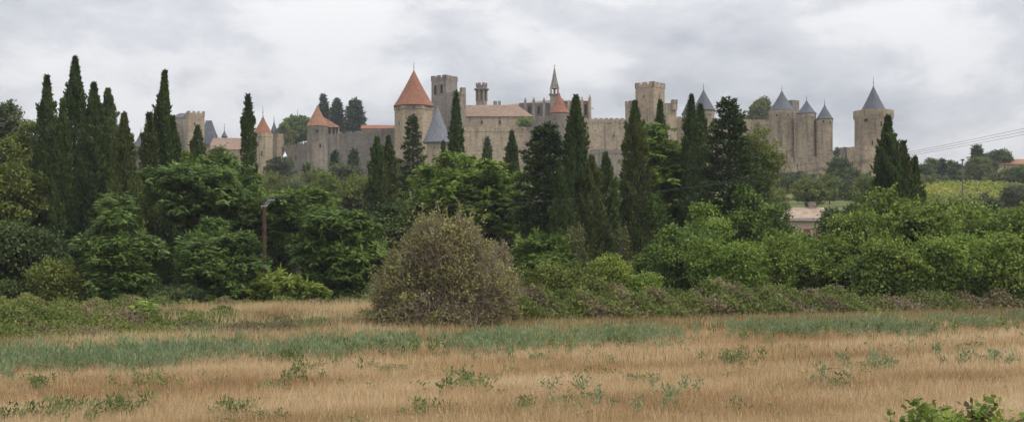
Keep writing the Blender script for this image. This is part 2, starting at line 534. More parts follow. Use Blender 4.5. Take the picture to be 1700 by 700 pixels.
# open gallery wing sharing the tower: posts and a small roof slope
k = 455 / F
b = MB()
z0 = t.location[2]
zr = at(0, 211, 455)[2] - z0; zw = at(0, 223, 455)[2] - z0
gx0, gx1 = (538 - 527) * k, (562 - 527) * k
b.prism([(gx0 - 1, 1), (gx1, 1), (gx1, 7), (gx0 - 1, 7)], 0, zw); b.build('gallery_wall', M['stone_grey'], t)
for px_ in (543, 550, 556, 561.5):
    xx = (px_ - 527) * k
    MB().box((xx - .22, 1.1, zw), (xx + .22, 1.6, zr)).build('gallery_post', M['stone'], t)
b = MB()
za = at(0, 190, 455)[2] - z0
b.add([(gx0 - 2.5, .3, zr), (gx1 + .6, .3, zr), (gx1 + .6, 8, zr), (gx0 - 2.5, 8, zr), (gx0 - 2.5, 3, za), (gx0 - 1.5, 3.5, za)],
      [(3, 2, 1, 0), (0, 1, 5, 4), (1, 2, 5), (2, 3, 4, 5), (3, 0, 4)])
b.build('gallery_roof', M['tile_brown'], t)
curtain('long dark curtain wall between the brown and tall orange coned towers', [(541, 221, 457), (600, 217, 455), (657, 212, 453)], 'stone_dark', mw=2.6, gw=1.0,
        wins=((0, .2, 258, 2, 7), (0, .8, 262, 2, 7), (1, .3, 258, 2, 7)))
building('house with an orange tile roof showing over the dark curtain wall', 600, 628, 500, 214, 207.5, 9, 'stone', 'orange', name='house')
building('flatter orange roofed house beside the tallest orange tower', 622, 654, 494, 214, 208, 9, 'stone', 'orange', name='house')
round_tower('largest tower of the citadel with a tall bright orange cone', 687, 64, 448, 177, 117, 68, 'orange', 'stone', 104,
            wins=((690, 182, 4, 4), (712, 183, 3.5, 4), (660, 183, 3, 5), (661, 206, 3, 5), (690, 215, 2, 6)), sides=6, rot=0, roofsides=36)
round_tower('lower tower with a broad pale slate cone before the orange tower', 726, 34, 436, 237, 174, 49, 'slate_pale', 'stone_pale', 162, wins=((722, 245, 2, 4),))
square_tower('tall grey keep with two dark arched openings and toothed top', 715, 740, 758, 470, 124, None, 'stone_grey', wins=(('L', 722, 148, 5, 15), ('L', 733, 147, 5, 15), ('R', 748, 160, 2, 6)), mh=1.0, mw=2.0, gw=.9)
square_tower('stepped wing with raised corner right of the grey keep', 738, 756, 773, 462, 152, None, 'stone_grey', cren=False, wins=(('R', 762, 178, 2, 6),))
square_tower('narrow corner turret on the stepped wing', 763, 766, 773, 461, 145, 156, 'stone', name='corner_turret', mh=.8, mw=.8, gw=.5)
# lantern tower
k = 500 / F
t = thing('lantern_tower', at(799.5, 200, 500), 'slender lantern tower with overhanging crown and open arches', 'tower')
b = MB(); hb = (200 - 168) * k
b.lathe([(2.35, 0), (2.35, hb)], 8, rot=pi / 8); b.build('wall', M['stone_grey'], t)
ht = (200 - 151) * k
for i in range(8):
    a = i * pi / 4 + pi / 8
    MB().box((-.45, -.35, hb), (.45, .35, ht), a, (2.0 * cos(a), 2.0 * sin(a), 0)).build('pillar', M['stone_grey'], t)
b = MB(); b.lathe([(.9, hb), (.9, ht)], 8); b.build('core', M['stone_dark'], t)
b = MB(); b.lathe([(2.4, ht), (3.2, ht + .4), (3.2, ht + .8), (2.35, ht + .9), (2.35, ht + 1.9)], 8, rot=pi / 8); b.build('cornice', M['stone_grey'], t)
b = MB(); Q = [(2.5 * cos(i * pi / 4 + pi / 8), 2.5 * sin(i * pi / 4 + pi / 8), 0) for i in range(8)]
for i in range(8):
    crenel_edge(b, Q[i], Q[(i + 1) % 8], ht + 1.85, 1.2, .3, .6, .5, .4)
b.build('battlement', M['stone_grey'], t)

t, r, h, hr, L = building('long hall with a pinkish tiled hip roof behind the wall', 771, 884, 476, 194, 174.5, 14, 'stone_pale', 'tile', hip0=.0, hip1=.22, wins=((830, 203, 3, 5), (800, 203, 3, 5)))
for cx_, s_ in ((L * .42, 1.5), (L * .49, 1.1)):
    MB().box((cx_, 7.6, hr - 1), (cx_ + s_, 8.8, hr + 1.7)).build('chimney', M['stone_grey'], r)
curtain('pale crenellated wall below the pinkish tiled hall', [(745, 212, 456), (768, 211, 457), (884, 211, 460)], 'stone_pale', mw=1.5, gw=.55)
curtain('raised wall section at the foot of the small red cone', [(882, 200, 459), (892, 193, 458), (944, 193, 458)], 'stone_grey', mw=1.6, gw=.7)
round_tower('round tower with a small red cone in front of the cathedral', 928, 30, 454, 188, 154, 34, 'orange', 'stone_grey', None, wins=((921, 199, 2, 4), (934, 210, 2, 5)))
curtain('long pale crenellated wall between red cone and brown keep', [(942, 196, 458), (1045, 196, 456)], 'stone_pale', mw=1.5, gw=.5, wins=((0, .3, 222, 2, 5), (0, .75, 225, 2, 5)))
curtain('low grey outer wall half hidden by the middle cypresses', [(940, 250, 436), (1000, 247, 434), (1044, 248, 434)], 'stone_grey', mw=3, gw=1.2, mh=1.2)

# cathedral
kc = 545 / F
t = thing('cathedral', at(850, 215, 545), 'grey gothic cathedral with a low tiled roof and pointed spire', 'church')
zc = t.location[2]
def cx(px): return (px - 850) * kc
def cz(py): return (215 - py) * kc
MB().box((cx(862), 0, 0), (cx(935), 14, cz(171))).build('nave_wall', M['stone_dark'], t)
MB().box((cx(828), 6, 0), (cx(862), 14, cz(177))).build('narthex_wall', M['stone_grey'], t)
b = MB()
b.add([(cx(824), 3, cz(176)), (cx(938), -.5, cz(171.5)), (cx(938), 15, cz(171.5)), (cx(824), 15, cz(176)), (cx(850), 8, cz(169)), (cx(936), 7, cz(160))],
      [(3, 2, 1, 0), (0, 1, 5, 4), (1, 2, 5), (2, 3, 4, 5), (3, 0, 4)])
b.build('nave_roof', M['tile'], t)
for p_ in (872, 886, 903):
    b = MB(); xx = cx(p_)
    b.box((xx - .55, -1.8, 0), (xx + .55, -.01, cz(167))); b.build('buttress', M['stone_grey'], t)
    q_ = MB(); q_.prism([(xx - .45, -1.7), (xx + .45, -1.7), (xx + .45, -.8), (xx - .45, -.8)], cz(167), cz(162), [(xx - .06, -1.3), (xx + .06, -1.3), (xx + .06, -1.2), (xx - .06, -1.2)])
    q_.build('pinnacle', M['stone_grey'], t)
for p_ in (879, 894.5):
    slit(t, cx(p_), 0, cz(183), 0, 1.2, 3.6, 'stone_grey')
MB().box((cx(936), 1, 0), (cx(978), 15, cz(168))).build('choir_wall', M['stone_grey'], t)
b = MB(); b.add([(cx(934), .5, cz(168) + .01), (cx(979), .5, cz(168) + .01), (cx(979), 15.5, cz(168) + .01), (cx(934), 15.5, cz(168) + .01), (cx(936), 8, cz(162.5)), (cx(972), 8, cz(162.5))],
      [(3, 2, 1, 0), (0, 1, 5, 4), (1, 2, 5), (2, 3, 4, 5), (3, 0, 4)]); b.build('choir_roof', M['tile'], t)
for p_, tp in ((944, 166), (956, 164), (966, 160), (979, 157)):
    b = MB(); xx = cx(p_)
    b.box((xx - .6, -1.2, 0), (xx + .6, 1.02, cz(tp + 6))); b.build('buttress', M['stone'], t)
    q_ = MB(); q_.prism([(xx - .5, -1.1), (xx + .5, -1.1), (xx + .5, -.1), (xx - .5, -.1)], cz(tp + 6), cz(tp), [(xx - .06, -.6), (xx + .06, -.6), (xx + .06, -.5), (xx - .06, -.5)])
    q_.build('pinnacle', M['stone'], t)
for p_ in (950, 961, 972.5):
    slit(t, cx(p_), 1, cz(182), 0, 1.3, 5.0, 'stone')
MB().box((cx(980), -.8, cz(181)), (cx(986), -.4, cz(179.8))).build('gargoyle', M['stone_grey'], t)
# spire
sx = cx(920.5); b = MB(); b.box((sx - 1.9, -2.2, 0), (sx + 1.9, 1.6, cz(158))); b.build('spire_base', M['stone_grey'], t)
b = MB(); b.box((sx - 2.4, -2.7, cz(158)), (sx + 2.4, 2.1, cz(156.8))); b.build('gallery', M['stone_grey'], t)
for i in range(4):
    a = i * pi / 2 + pi / 4
    MB().box((-.4, -.4, cz(156.8)), (.4, .4, cz(147.5)), 0, (sx + 2.1 * cos(a), -.3 + 2.1 * sin(a), 0)).build('belfry_pillar', M['stone'], t)
MB().box((sx - .45, -.75, cz(156.8)), (sx + .45, .15, cz(147.5))).build('bell_frame', M['stone_dark'], t)
b = MB(); b.lathe([(2.3, cz(147.5)), (2.1, cz(146)), (1.35, cz(135)), (.6, cz(121)), (.12, cz(112))], 8, c=(sx, -.3), rot=pi / 8); b.build('spire', M['stone_grey'], t)
for i in range(4):
    a = i * pi / 2 + pi / 4
    b = MB(); b.lathe([(.35, cz(147.5)), (.35, cz(144)), (.04, cz(139))], 4, c=(sx + 2.0 * cos(a), -.3 + 2.0 * sin(a))); b.build('pinnacle', M['stone_grey'], t)
b = MB(); b.box((sx - .09, -.39, cz(112.5)), (sx + .09, -.21, cz(107.5))); b.box((sx - .5, -.40, cz(110.4)), (sx + .5, -.20, cz(109.7))); b.build('cross', M['stone_grey'], t)

# brown keep and wings
square_tower('brown square keep with dark left face in the middle right', 1057, 1085, 1107, 458, 135, None, 'stone', wins=(('R', 1096, 160, 2, 5), ('L', 1070, 158, 2, 5)), mh=1.1, mw=2.2, gw=.9)
square_tower('small turret stepping down left of the brown keep', 1039, 1047, 1058, 455, 167, None, 'stone', mh=.9, mw=1.2, gw=.8)
square_tower('pale wing stepping down right of the brown keep', 1100, 1106, 1124, 453, 171, None, 'stone_pale', cren=False)
square_tower('thin corner turret at the end of the pale wing', 1115, 1117, 1125, 452.5, 165, 182, 'stone_pale', name='corner_turret', mh=.8, mw=.8, gw=.5)
curtain('short wall between the pale wing and the twin slate cones', [(1124, 194, 460), (1152, 191, 460)], 'stone_pale')
round_tower('half hidden slate cone behind the left of the twin cones', 1143, 20, 474, 190, 165, 24, 'slate', 'stone', None)
round_tower('pale tower with slate cone right behind the twin cypresses', 1168, 36, 458, 184, 149, 41, 'slate', 'stone_pale', 138, wins=((1176, 192, 2.5, 4),))
curtain('long pale stained wall left of the three coned towers', [(1184, 197, 462), (1240, 198, 460), (1297, 199, 452)], 'stone_pale', mw=1.6, gw=.55, wins=((1, .4, 225, 2, 5), (0, .5, 225, 2, 5)))
round_tower('first and widest of three slate coned towers on the right', 1298, 42, 453, 185, 151, 44, 'slate', 'stone_pale', 143, wins=((1304, 192, 4, 5), (1286, 193, 3, 4)))
square_tower('small dark ruined tower top behind the three slate cones', 1306, 1315, 1329, 490, 166, None, 'stone_dark', cren=False)
curtain('wall link between the first and second slate coned towers', [(1318, 197, 449), (1336, 198, 448)], 'stone_pale', mw=1.5, gw=.6)
round_tower('middle one of three slate coned towers on the right', 1339, 30, 447, 189, 167, 33, 'slate', 'stone_pale', 159, wins=((1345, 196, 3.5, 5), (1333, 196, 2.5, 4)))
curtain('wall link between the second and third slate coned towers', [(1352, 200, 446), (1366, 201, 445)], 'stone_pale', mw=1.4, gw=.6)
round_tower('smallest and rightmost of the three slate coned towers', 1369, 26, 444, 198, 174, 29, 'slate', 'stone_pale', 165, wins=((1375, 204, 3, 4), (1364, 203, 2.5, 4)))
curtain('low outer wall with close merlons below the three slate cones', [(1255, 262, 438), (1330, 261, 432), (1402, 257, 428)], 'stone', mw=1.9, gw=1.0, mh=1.9, band=.3)
square_tower('small grey gate turret left of the round bastion', 1397, 1402, 1413, 428, 244, None, 'stone_grey', mh=.8, mw=1.2, gw=.6)
# bastion
k = 424 / F
x = (1434 - 850) * k; z0 = G(x, 424) - 2; t = thing('round_bastion', (x, 424, z0), 'low reddish round bastion at the foot of the lone tower', 'bastion')
h = at(0, 245, 424)[2] - z0; r = 27 * k
b = MB(); b.lathe([(r * 1.06, 0), (r, h * .6), (r, h - 1.2), (r - .6, h - 1.2)], 28); b.build('wall', M['stone'], t, smooth=True)
b = MB()
for i in range(14):
    a0, a1 = 2 * pi * i / 14, 2 * pi * (i + 1) / 14
    crenel_edge(b, (r * cos(a0), r * sin(a0), 0), (r * cos(a1), r * sin(a1), 0), h - 1.2, 1.2, .3, 1.0, .5, .5)
b.build('battlement', M['stone'], t)
round_tower('lone big round tower with tall slate cone at far right', 1450, 61, 440, 189, 143, 47, 'slate', 'stone', 128, wins=((1454, 209, 3, 8), (1431, 202, 6, 5), (1440, 240, 2, 7)), parapet=True)

# ------------------------------------------------------------------ houses, poles, car
t, r, h, hr, L = building('cream house with pinkish tile roof among the right bushes', 1296, 1376, 162, 365, 344, 8, 'plaster', 'tile_pale', base_py=425, name='house', cat='house', over=.35)
k = 162 / F
o = MB().box((3.0, -.05, .8), (3.0 + .9, .05, 3.6)).build('shutter', M['shutter'], t)
o = MB().box((4.7, -.05, .2), (4.7 + .9, .05, 3.4)).build('door', M['shutter'], t)
b = MB(); b.box((-.3, -.42, h - .12), (L + .3, -.36, h + .1)); b.build('gutter', M['white'], t)
for cx_ in (.9, 4.6):
    c = MB().box((cx_, 3.4, hr - 1), (cx_ + .9, 4.3, hr + .75)).build('chimney', M['stone_grey'], r)
building('cream annexe with low tile roof right of the cream house', 1366, 1388, 159, 384, 376, 5, 'plaster', 'tile_pale', base_py=428, name='annexe', cat='house', over=.2)
building('long farmhouse with red roof on the ridge at right edge', 1657, 1750, 445, 273, 264, 12, 'stone_pale', 'tile_brown', name='farmhouse', cat='house', wins=((1668, 278, 3, 3), (1684, 278, 3, 3)))

def pole(label, x, y, ztop, r, mat, brackets=True, rz=0):
    z0 = G(x, y)
    t = thing('utility_pole', (x, y, z0), label, 'pole', rz=rz)
    h = ztop - z0
    b = MB(); b.tube([(0, 0, -.5), (.02, 0, h * .5), (0, 0, h)], [r * 1.25, r * 1.1, r], 10); b.build('post', M[mat], t, smooth=True)
    if brackets:
        for s, hh in ((.12, .75), (.34, .6)):
            b = MB(); b.tube([(.05, -.12, h - hh), (s, -.12, h - .3), (s + .38, -.12, h + .16)], [.04, .04, .04], 6); b.build('bracket', M['white'], t)
        b = MB(); b.box((-.25, -.2, h - .5), (.3, -.1, h - .42)); b.box((.35, -.2, h + .0), (.95, -.1, h + .07)); b.build('crossarm', M['white'], t)
        for ix in (.4, .65, .9):
            b = MB(); b.lathe([(.05, h + .08), (.07, h + .14), (.04, h + .2), (.07, h + .26), (.03, h + .3)], 8, c=(ix, -.15)); b.build('insulator', M['metal'], t)
    return t, h


A0 = at(438.5, 333, 105)
pole('brown wooden pole with pale metal brackets beside dark trees', A0[0], 105, A0[2], .17, 'wood')
B0 = at(1830, 197, 60)
pole('brown wooden pole outside the right edge carrying the wires', B0[0], 60, B0[2], .17, 'wood')
for i, s_ in enumerate((.4, .65, .9)):
    p = np.array([A0[0] + s_, 104.85, A0[2] + .28]); q = np.array([B0[0] + s_, 59.85, B0[2] + .28 + .25 * i - .2])
    pts = []
    for j in range(41):
        f = j / 40; P = p + (q - p) * f; P[2] -= 4 * (2.05 + .12 * i) * f * (1 - f); pts.append(P - p)
    b = MB(); b.tube(pts, [.008] * 41, 5); o = b.build('overhead_wire', M['wire']); o.location = p
    tag(o, ('lowest', 'middle', 'topmost')[i] + ' of three black wires running right from the wooden pole', 'wire', 'wires strung from the wooden pole')
P = at(1598, 266, 262)
pole('thin grey pole standing in the sloping vineyard', P[0], 262, P[2], .13, 'metal', False)
MB().box((-.35, -.1, -.1), (.35, .1, .25)).build('lamp_head', M['metal'], bpy.data.objects['utility_pole.002']).location = (0, 0, P[2] - G(P[0], 262))

# small car below the outer wall
P = at(1361, 300, 405); zc_ = G(P[0], 405)
t = thing('parked_car', (P[0], 405, zc_), 'small white car parked below the low outer wall', 'car')
b = MB()
prof = [(-2, .35), (-2, .85), (-1.3, 1.0), (-.8, 1.45), (.7, 1.45), (1.5, .98), (2.0, .85), (2.0, .35)]
b.add([(x, -.85, z) for x, z in prof] + [(x, .85, z) for x, z in prof], [tuple(range(7, -1, -1)), tuple(range(8, 16))] + [(i, (i + 1) % 8, (i + 1) % 8 + 8, i + 8) for i in range(8)])
b.build('body', M['paint_white'], t)
b = MB(); w_ = [(-1.1, 1.0), (-.72, 1.38), (.62, 1.38), (1.2, 1.0)]
b.add([(x, -.87, z) for x, z in w_] + [(x, .87, z) for x, z in w_], [(3, 2, 1, 0), (4, 5, 6, 7), (0, 1, 5, 4), (1, 2, 6, 5), (2, 3, 7, 6), (3, 0, 4, 7)]); b.build('window', M['glass'], t)
for sx_ in (-1.25, 1.25):
    for sy_ in (-.8, .8):
        b = MB(); b.tube([(sx_, sy_ - .1, .32), (sx_, sy_ + .1, .32)], [.32, .32], 14); b.build('wheel', M['rubber'], t)
# white garden lamp on slope
P = at(473, 258, 380)
t = thing('street_lamp', (P[0], 380, G(P[0], 380)), 'slim lamp with white conical shade on the slope below walls', 'lamp')
hl = P[2] - G(P[0], 380)
b = MB(); b.tube([(0, 0, -.3), (0, 0, hl)], [.08, .06], 8); b.build('post', M['metal'], t)
b = MB(); b.lathe([(.75, hl - .5), (.65, hl - .2), (.12, hl + .9), (.05, hl + 1.3)], 12); b.build('lamp_shade', M['paint_white'], t)


# ------------------------------------------------------------------ trees
def rndu(rng, n):
    return nrm(rng.normal(size=(n, 3)))


def limbs(rng, base_h, tips, r0, mat, root, stems=1, name='trunk'):
    b = MB()
    top = np.array([0, 0, base_h])
    if stems == 1:
        mid = [rng.normal() * .15, rng.normal() * .15, base_h * .5]
        b.tube([(0, 0, -.6), mid, top], [r0 * 1.3, r0, r0 * .8], 8)
        st = [top]
    else:
        st = []
        for i in range(stems):
            a = 2 * pi * i / stems + rng.random(); e = np.array([cos(a) * base_h * .35, sin(a) * base_h * .35, base_h * (.8 + .4 * rng.random())])
            b.tube([(cos(a) * .1, sin(a) * .1, -.4), e * (.45, .45, .5), e], [r0, r0 * .8, r0 * .55], 6); st.append(e)
    for tp in tips:
        s = st[rng.integers(len(st))]; tp = np.array(tp)
        m1 = s + (tp - s) * .5 + rng.normal(size=3) * .12 * np.linalg.norm(tp - s) * np.array([1, 1, .5])
        b.tube([s - (0, 0, .1), m1, tp], [r0 * .5, r0 * .3, r0 * .08], 5)
    return b.build(name, M[mat], root, smooth=True)


def blob_leaves(rng, bl, rb, flat, nper, rc, L, W, droop, style):
    """bl (B,3) centres, rb radii; nper leaves per blob"""
    c_, d_, n_, l_, w_, t_ = [], [], [], [], [], []
    for p, r, npb in zip(bl, rb, nper):
        nc = max(4, int(npb / 9))
        u = rndu(rng, nc); u[:, 2] = np.where(u[:, 2] < -.35, -u[:, 2], u[:, 2])
        rad = r * np.where(rng.random(nc) < .75, .3 + .75 * rng.random(nc) ** .6, .9 + .6 * rng.random(nc))
        cc = p + u * rad[:, None] * np.array([1, 1, flat]) * rng.uniform(.6, 1.35, 3)
        ct = rng.normal(size=nc) * .12 + rng.normal() * .10
        m = 9
        cc = np.repeat(cc, m, 0); uu = np.repeat(u, m, 0); tt = np.repeat(ct, m)
        nn = len(cc)
        if style == 'frond':
            az = rng.random(nn) * 2 * pi
            d = np.stack([np.cos(az), np.sin(az), np.full(nn, .0)], 1) + uu * .7 + np.array([0, 0, -droop]) + rng.normal(size=(nn, 3)) * .15
            nrml = np.array([0, 0, .75]) + uu * .9 + rng.normal(size=(nn, 3)) * .25
            cc = cc + rng.normal(size=(nn, 3)) * rc * .35
        else:
            d = uu * .5 + rng.normal(size=(nn, 3)) * .7 + np.array([0, 0, -droop])
            nrml = uu + np.array([0, 0, .5]) + rng.normal(size=(nn, 3)) * .5
            cc = cc + rng.normal(size=(nn, 3)) * rc * np.array([1, 1, .7])
        c_.append(cc); d_.append(d); n_.append(nrml)
        l_.append(L * (.7 + .6 * rng.random(nn))); w_.append(W * (.7 + .6 * rng.random(nn)))
        t_.append(.5 + tt + rng.normal(size=nn) * .16)
    return [np.concatenate(a) for a in (c_, d_, n_, l_, w_, t_)]


def sizes(px, top, Y, w, bot):
    k = Y / F; x = (px - 850) * k; g0 = G(x, Y)
    zt = at(0, top, Y)[2] - g0
    zb = max(.15, at(0, bot, Y)[2] - g0) if bot else .2
    return k, x, g0, zt, min(zb, zt * .6), w * k / 2


SEED = [7]


def broad(name, px, top, Y, w, bot, mat, label, cat='tree', style='leaf', dens=1.0, flat=.75, group=None, trunk='bark', shape=1.0, leafk=1.0, nb=None, droop=None, onz=None, shoots=1.0):
    SEED[0] += 1; rng = np.random.default_rng(SEED[0])
    k, x, g0, zt, zb, R = sizes(px, top, Y, w, bot)
    if onz is not None:
        zt += g0 - onz; g0 = onz; zb = .1
    t = thing(name, (x, Y, g0), label, cat, group)
    H = (zt - zb) / 2; C = np.array([0, 0, zb + H]); R2 = R * .8
    fz = style == 'leaf' and Y < 180
    n = nb or int(np.clip((14 + R * H * 1.1) * (1.7 if fz else 1), 14, 110))
    i = np.arange(n) + .5
    ph = np.arccos(1 - 2 * i / n); th = pi * (1 + 5 ** .5) * i + rng.random() * 6
    u = np.stack([np.cos(th) * np.sin(ph), np.sin(th) * np.sin(ph), np.cos(ph)], 1) + rng.normal(size=(n, 3)) * .14
    rbm = min(R, H) * .40 if min(R, H) > 1.2 else min(R, H) * .5
    rbm *= .78 if fz else 1
    rb = rbm * (.45 + 1.0 * rng.random(n) ** 1.5)
    rho = .68 + .34 * rng.random(n)
    # envelope: dome, widest at 40% of the height
    prof = np.where(u[:, 2] < 0, 1.0, 1.0 - .12 * u[:, 2])
    az_ = np.arctan2(u[:, 1], u[:, 0]); q1, q2 = rng.random(2) * 6.28
    rho = rho * (1 + (.10 * rng.normal(size=n) if fz else 0)) * (1 + .17 * np.sin(2 * az_ + q1 + 2 * u[:, 2]) + .13 * np.sin(3 * az_ - 4 * u[:, 2] + q2))
    bl = C + u * rho[:, None] * np.stack([(R - rb * .8) * prof, (R2 - rb * .7) * prof, np.maximum(H - rb * flat * .85, .2)], 1)
    inner = rndu(rng, n // 3) * rng.random((n // 3, 1)) * .55 * np.array([R, R2, H]) + C
    bl = np.concatenate([bl, inner]); rb = np.concatenate([rb, np.full(len(inner), rbm * 1.1)])
    Lf = (.22 if style == 'leaf' else .50) * leafk * max(1.0, Y / 125) ** .8; Wf = Lf * (.62 if style == 'leaf' else .27)
    area = Lf * Wf * .5
    nper = np.clip(dens * 2.6 * (4 * pi * rb ** 2 * .8) / area, 24, 3600).astype(int)
    tot = nper.sum(); cap = 42000
    if tot > cap:
        nper = (nper * cap / tot).astype(int); Wf *= (tot / cap) ** .5; Lf *= (tot / cap) ** .25
    c, d, nn, L, W, tn = blob_leaves(rng, bl, rb, flat, nper, .28 * leafk, Lf, Wf, droop if droop is not None else (.25 if style == 'leaf' else .35), style)
    if R * H > 2 and Y < 350:
        ns_ = int(np.clip(shoots * (14 + R * H * 1.1), 10, 60)); su = rndu(rng, ns_); su[:, 2] = np.abs(su[:, 2]) * .9 - .1
        kk = 34; sc_ = max(1, Y / 130) * (.7 + .3 * min(1, R / 3))
        s0 = C + su * np.array([R, R2, H]) * .84
        sd = nrm(su * .8 + np.array([0, 0, .55]) + rng.normal(size=(ns_, 3)) * .3); sl = rng.uniform(.5, 1.7 if shoots < 2 else 2.7, ns_) * sc_
        f_ = rng.random((ns_, kk))
        pc = (s0[:, None] + sd[:, None] * (f_ * sl[:, None])[..., None] + np.array([0, 0, -.18]) * (f_ ** 2 * sl[:, None])[..., None] + rng.normal(size=(ns_, kk, 3)) * (.16 * (1.1 - f_))[..., None]).reshape(-1, 3)
        pd = (sd[:, None] * .6 + rng.normal(size=(ns_, kk, 3)) * .6).reshape(-1, 3)
        pn = (su[:, None] * .6 + np.array([0, 0, .6]) + rng.normal(size=(ns_, kk, 3)) * .4).reshape(-1, 3); q_ = len(pc)
        c = np.concatenate([c, pc]); d = np.concatenate([d, pd]); nn = np.concatenate([nn, pn])
        L = np.concatenate([L, Lf * rng.uniform(.7, 1.3, q_)]); W = np.concatenate([W, Wf * rng.uniform(.7, 1.3, q_)]); tn = np.concatenate([tn, .6 + rng.normal(size=q_) * .16])
    keep = c[:, 2] > .02
    polys('crown', leafq(c, d, nn, L, W)[keep], M[mat], tn[keep], t)
    limbs(rng, max(.4, zb + H * .35), bl[rng.permutation(n)[:min(n, 16)]], max(.05, min(.32, R * .055)), trunk, t, stems=1 if zt > 5 else 3)
    return t


def cypress(px, top, Y, w, label, p=.8, lean=0.0, mat='cypress', bare=0.0, dens=1.0, group=None, name='cypress_tree', wmid=None, lump=.22):
    SEED[0] += 1; rng = np.random.default_rng(SEED[0])
    k, x, g0, zt, zb, R = sizes(px, top, Y, w * 1.12, None)
    t = thing(name, (x, Y, g0), label, 'tree', group)
    z0 = .2 + bare; H = zt - z0
    Lf = .34 * max(1, Y / 130); Wf = .15 * max(1, Y / 130)
    n = int(np.clip(dens * 2.2 * (2 * pi * R * H * .62) * 2.3 / (Lf * Wf * .5) / 2, 1500, 30000))
    tt = rng.random(n) ** 1.25
    az = rng.random(n) * 2 * pi
    ks = rng.integers(1, 6, 10); hz = rng.uniform(.25, 2.3, 10); phs = rng.random(10) * 6.28
    z = z0 + tt * H
    lum = sum(np.sin(a_ * az + b_ * z + c_) for a_, b_, c_ in zip(ks, hz, phs)) / 3.2
    base = np.clip((1 - tt) ** p, 0, 1) * np.clip(.6 + tt * 3, 0, 1) * np.clip((1 - tt) / .13, 0, 1) ** .5
    depth = np.where(rng.random(n) < .72, 1.0, rng.uniform(.35, .9, n))
    r = R * base * (1 + lump * lum) * depth + .02
    out_ = np.stack([np.cos(az), np.sin(az), np.zeros(n)], 1)
    lx = lean * R * tt ** 2.2
    c = out_ * r[:, None] + np.stack([lx, np.zeros(n), z], 1) + rng.normal(size=(n, 3)) * (.03 + .08 * (1 - tt))[:, None]
    d = np.array([0, 0, 1.0]) + out_ * .45 + rng.normal(size=(n, 3)) * .38
    nn = out_ + rng.normal(size=(n, 3)) * .5 + np.array([0, 0, .25])
    tn = .42 + .16 * lum + rng.normal(size=n) * .15
    L = Lf * (.6 + .8 * rng.random(n)); W = Wf * (.7 + .6 * rng.random(n))
    # protruding plumes
    m = int((16 + H * 3.2) * (.6 + 2.2 * lump)); pt = rng.random(m) * .86; pa = rng.random(m) * 6.28
    pc = []; pd = []; pn = []
    for a_, t_ in zip(pa, pt):
        q = 46; s = rng.random(q); o_ = np.array([cos(a_), sin(a_), 0]); rr_ = R * max(.0, (1 - t_)) ** p * min(1, .45 + t_ * 5)
        hl = .6 + .9 * (1 - t_)
        cc = o_ * (rr_ * .92 + s[:, None] * (.30 + .5 * lump) * (.25 + rr_)) + np.array([lean * R * t_ ** 2.2, 0, z0 + t_ * H]) + np.outer(s, [0, 0, 1.0]) * hl + rng.normal(size=(q, 3)) * (.14 * (1.2 - s))[:, None]
        pc.append(cc); pd.append(np.tile([0, 0, 1.0], (q, 1)) + o_ * .35 + rng.normal(size=(q, 3)) * .3); pn.append(np.tile(o_, (q, 1)) + rng.normal(size=(q, 3)) * .4)
    pc = np.concatenate(pc); q = len(pc)
    ok = pc[:, 2] < zt
    pc = pc[ok]; pd = np.concatenate(pd)[ok]; pn = np.concatenate(pn)[ok]; q = len(pc)
    c = np.concatenate([c, pc]); d = np.concatenate([d, pd]); nn = np.concatenate([nn, pn])
    L = np.concatenate([L, Lf * (.6 + .7 * rng.random(q))]); W = np.concatenate([W, Wf * (.7 + .6 * rng.random(q))])
    tn = np.concatenate([tn, .55 + rng.normal(size=q) * .15])
    polys('crown', leafq(c, d, nn, L, W), M[mat], tn, t)
    b = MB(); rt = max(.08, R * .10)
    ns = 3 if bare > 1 else 1
    for i in range(ns):
        a = i * 2.1; o_ = (0 if ns == 1 else .25)
        b.tube([(o_ * cos(a), o_ * sin(a), -.6), (o_ * 2 * cos(a) + .05, o_ * 2 * sin(a), H * .25 + z0), (0, 0, H * .6 + z0), (lean * R * .7, 0, z0 + H * .88)], [rt * 1.2, rt, rt * .5, rt * .12], 6)
    b.build('trunk', M['bark_pale' if bare > 1 else 'bark'], t, smooth=True)
    return t


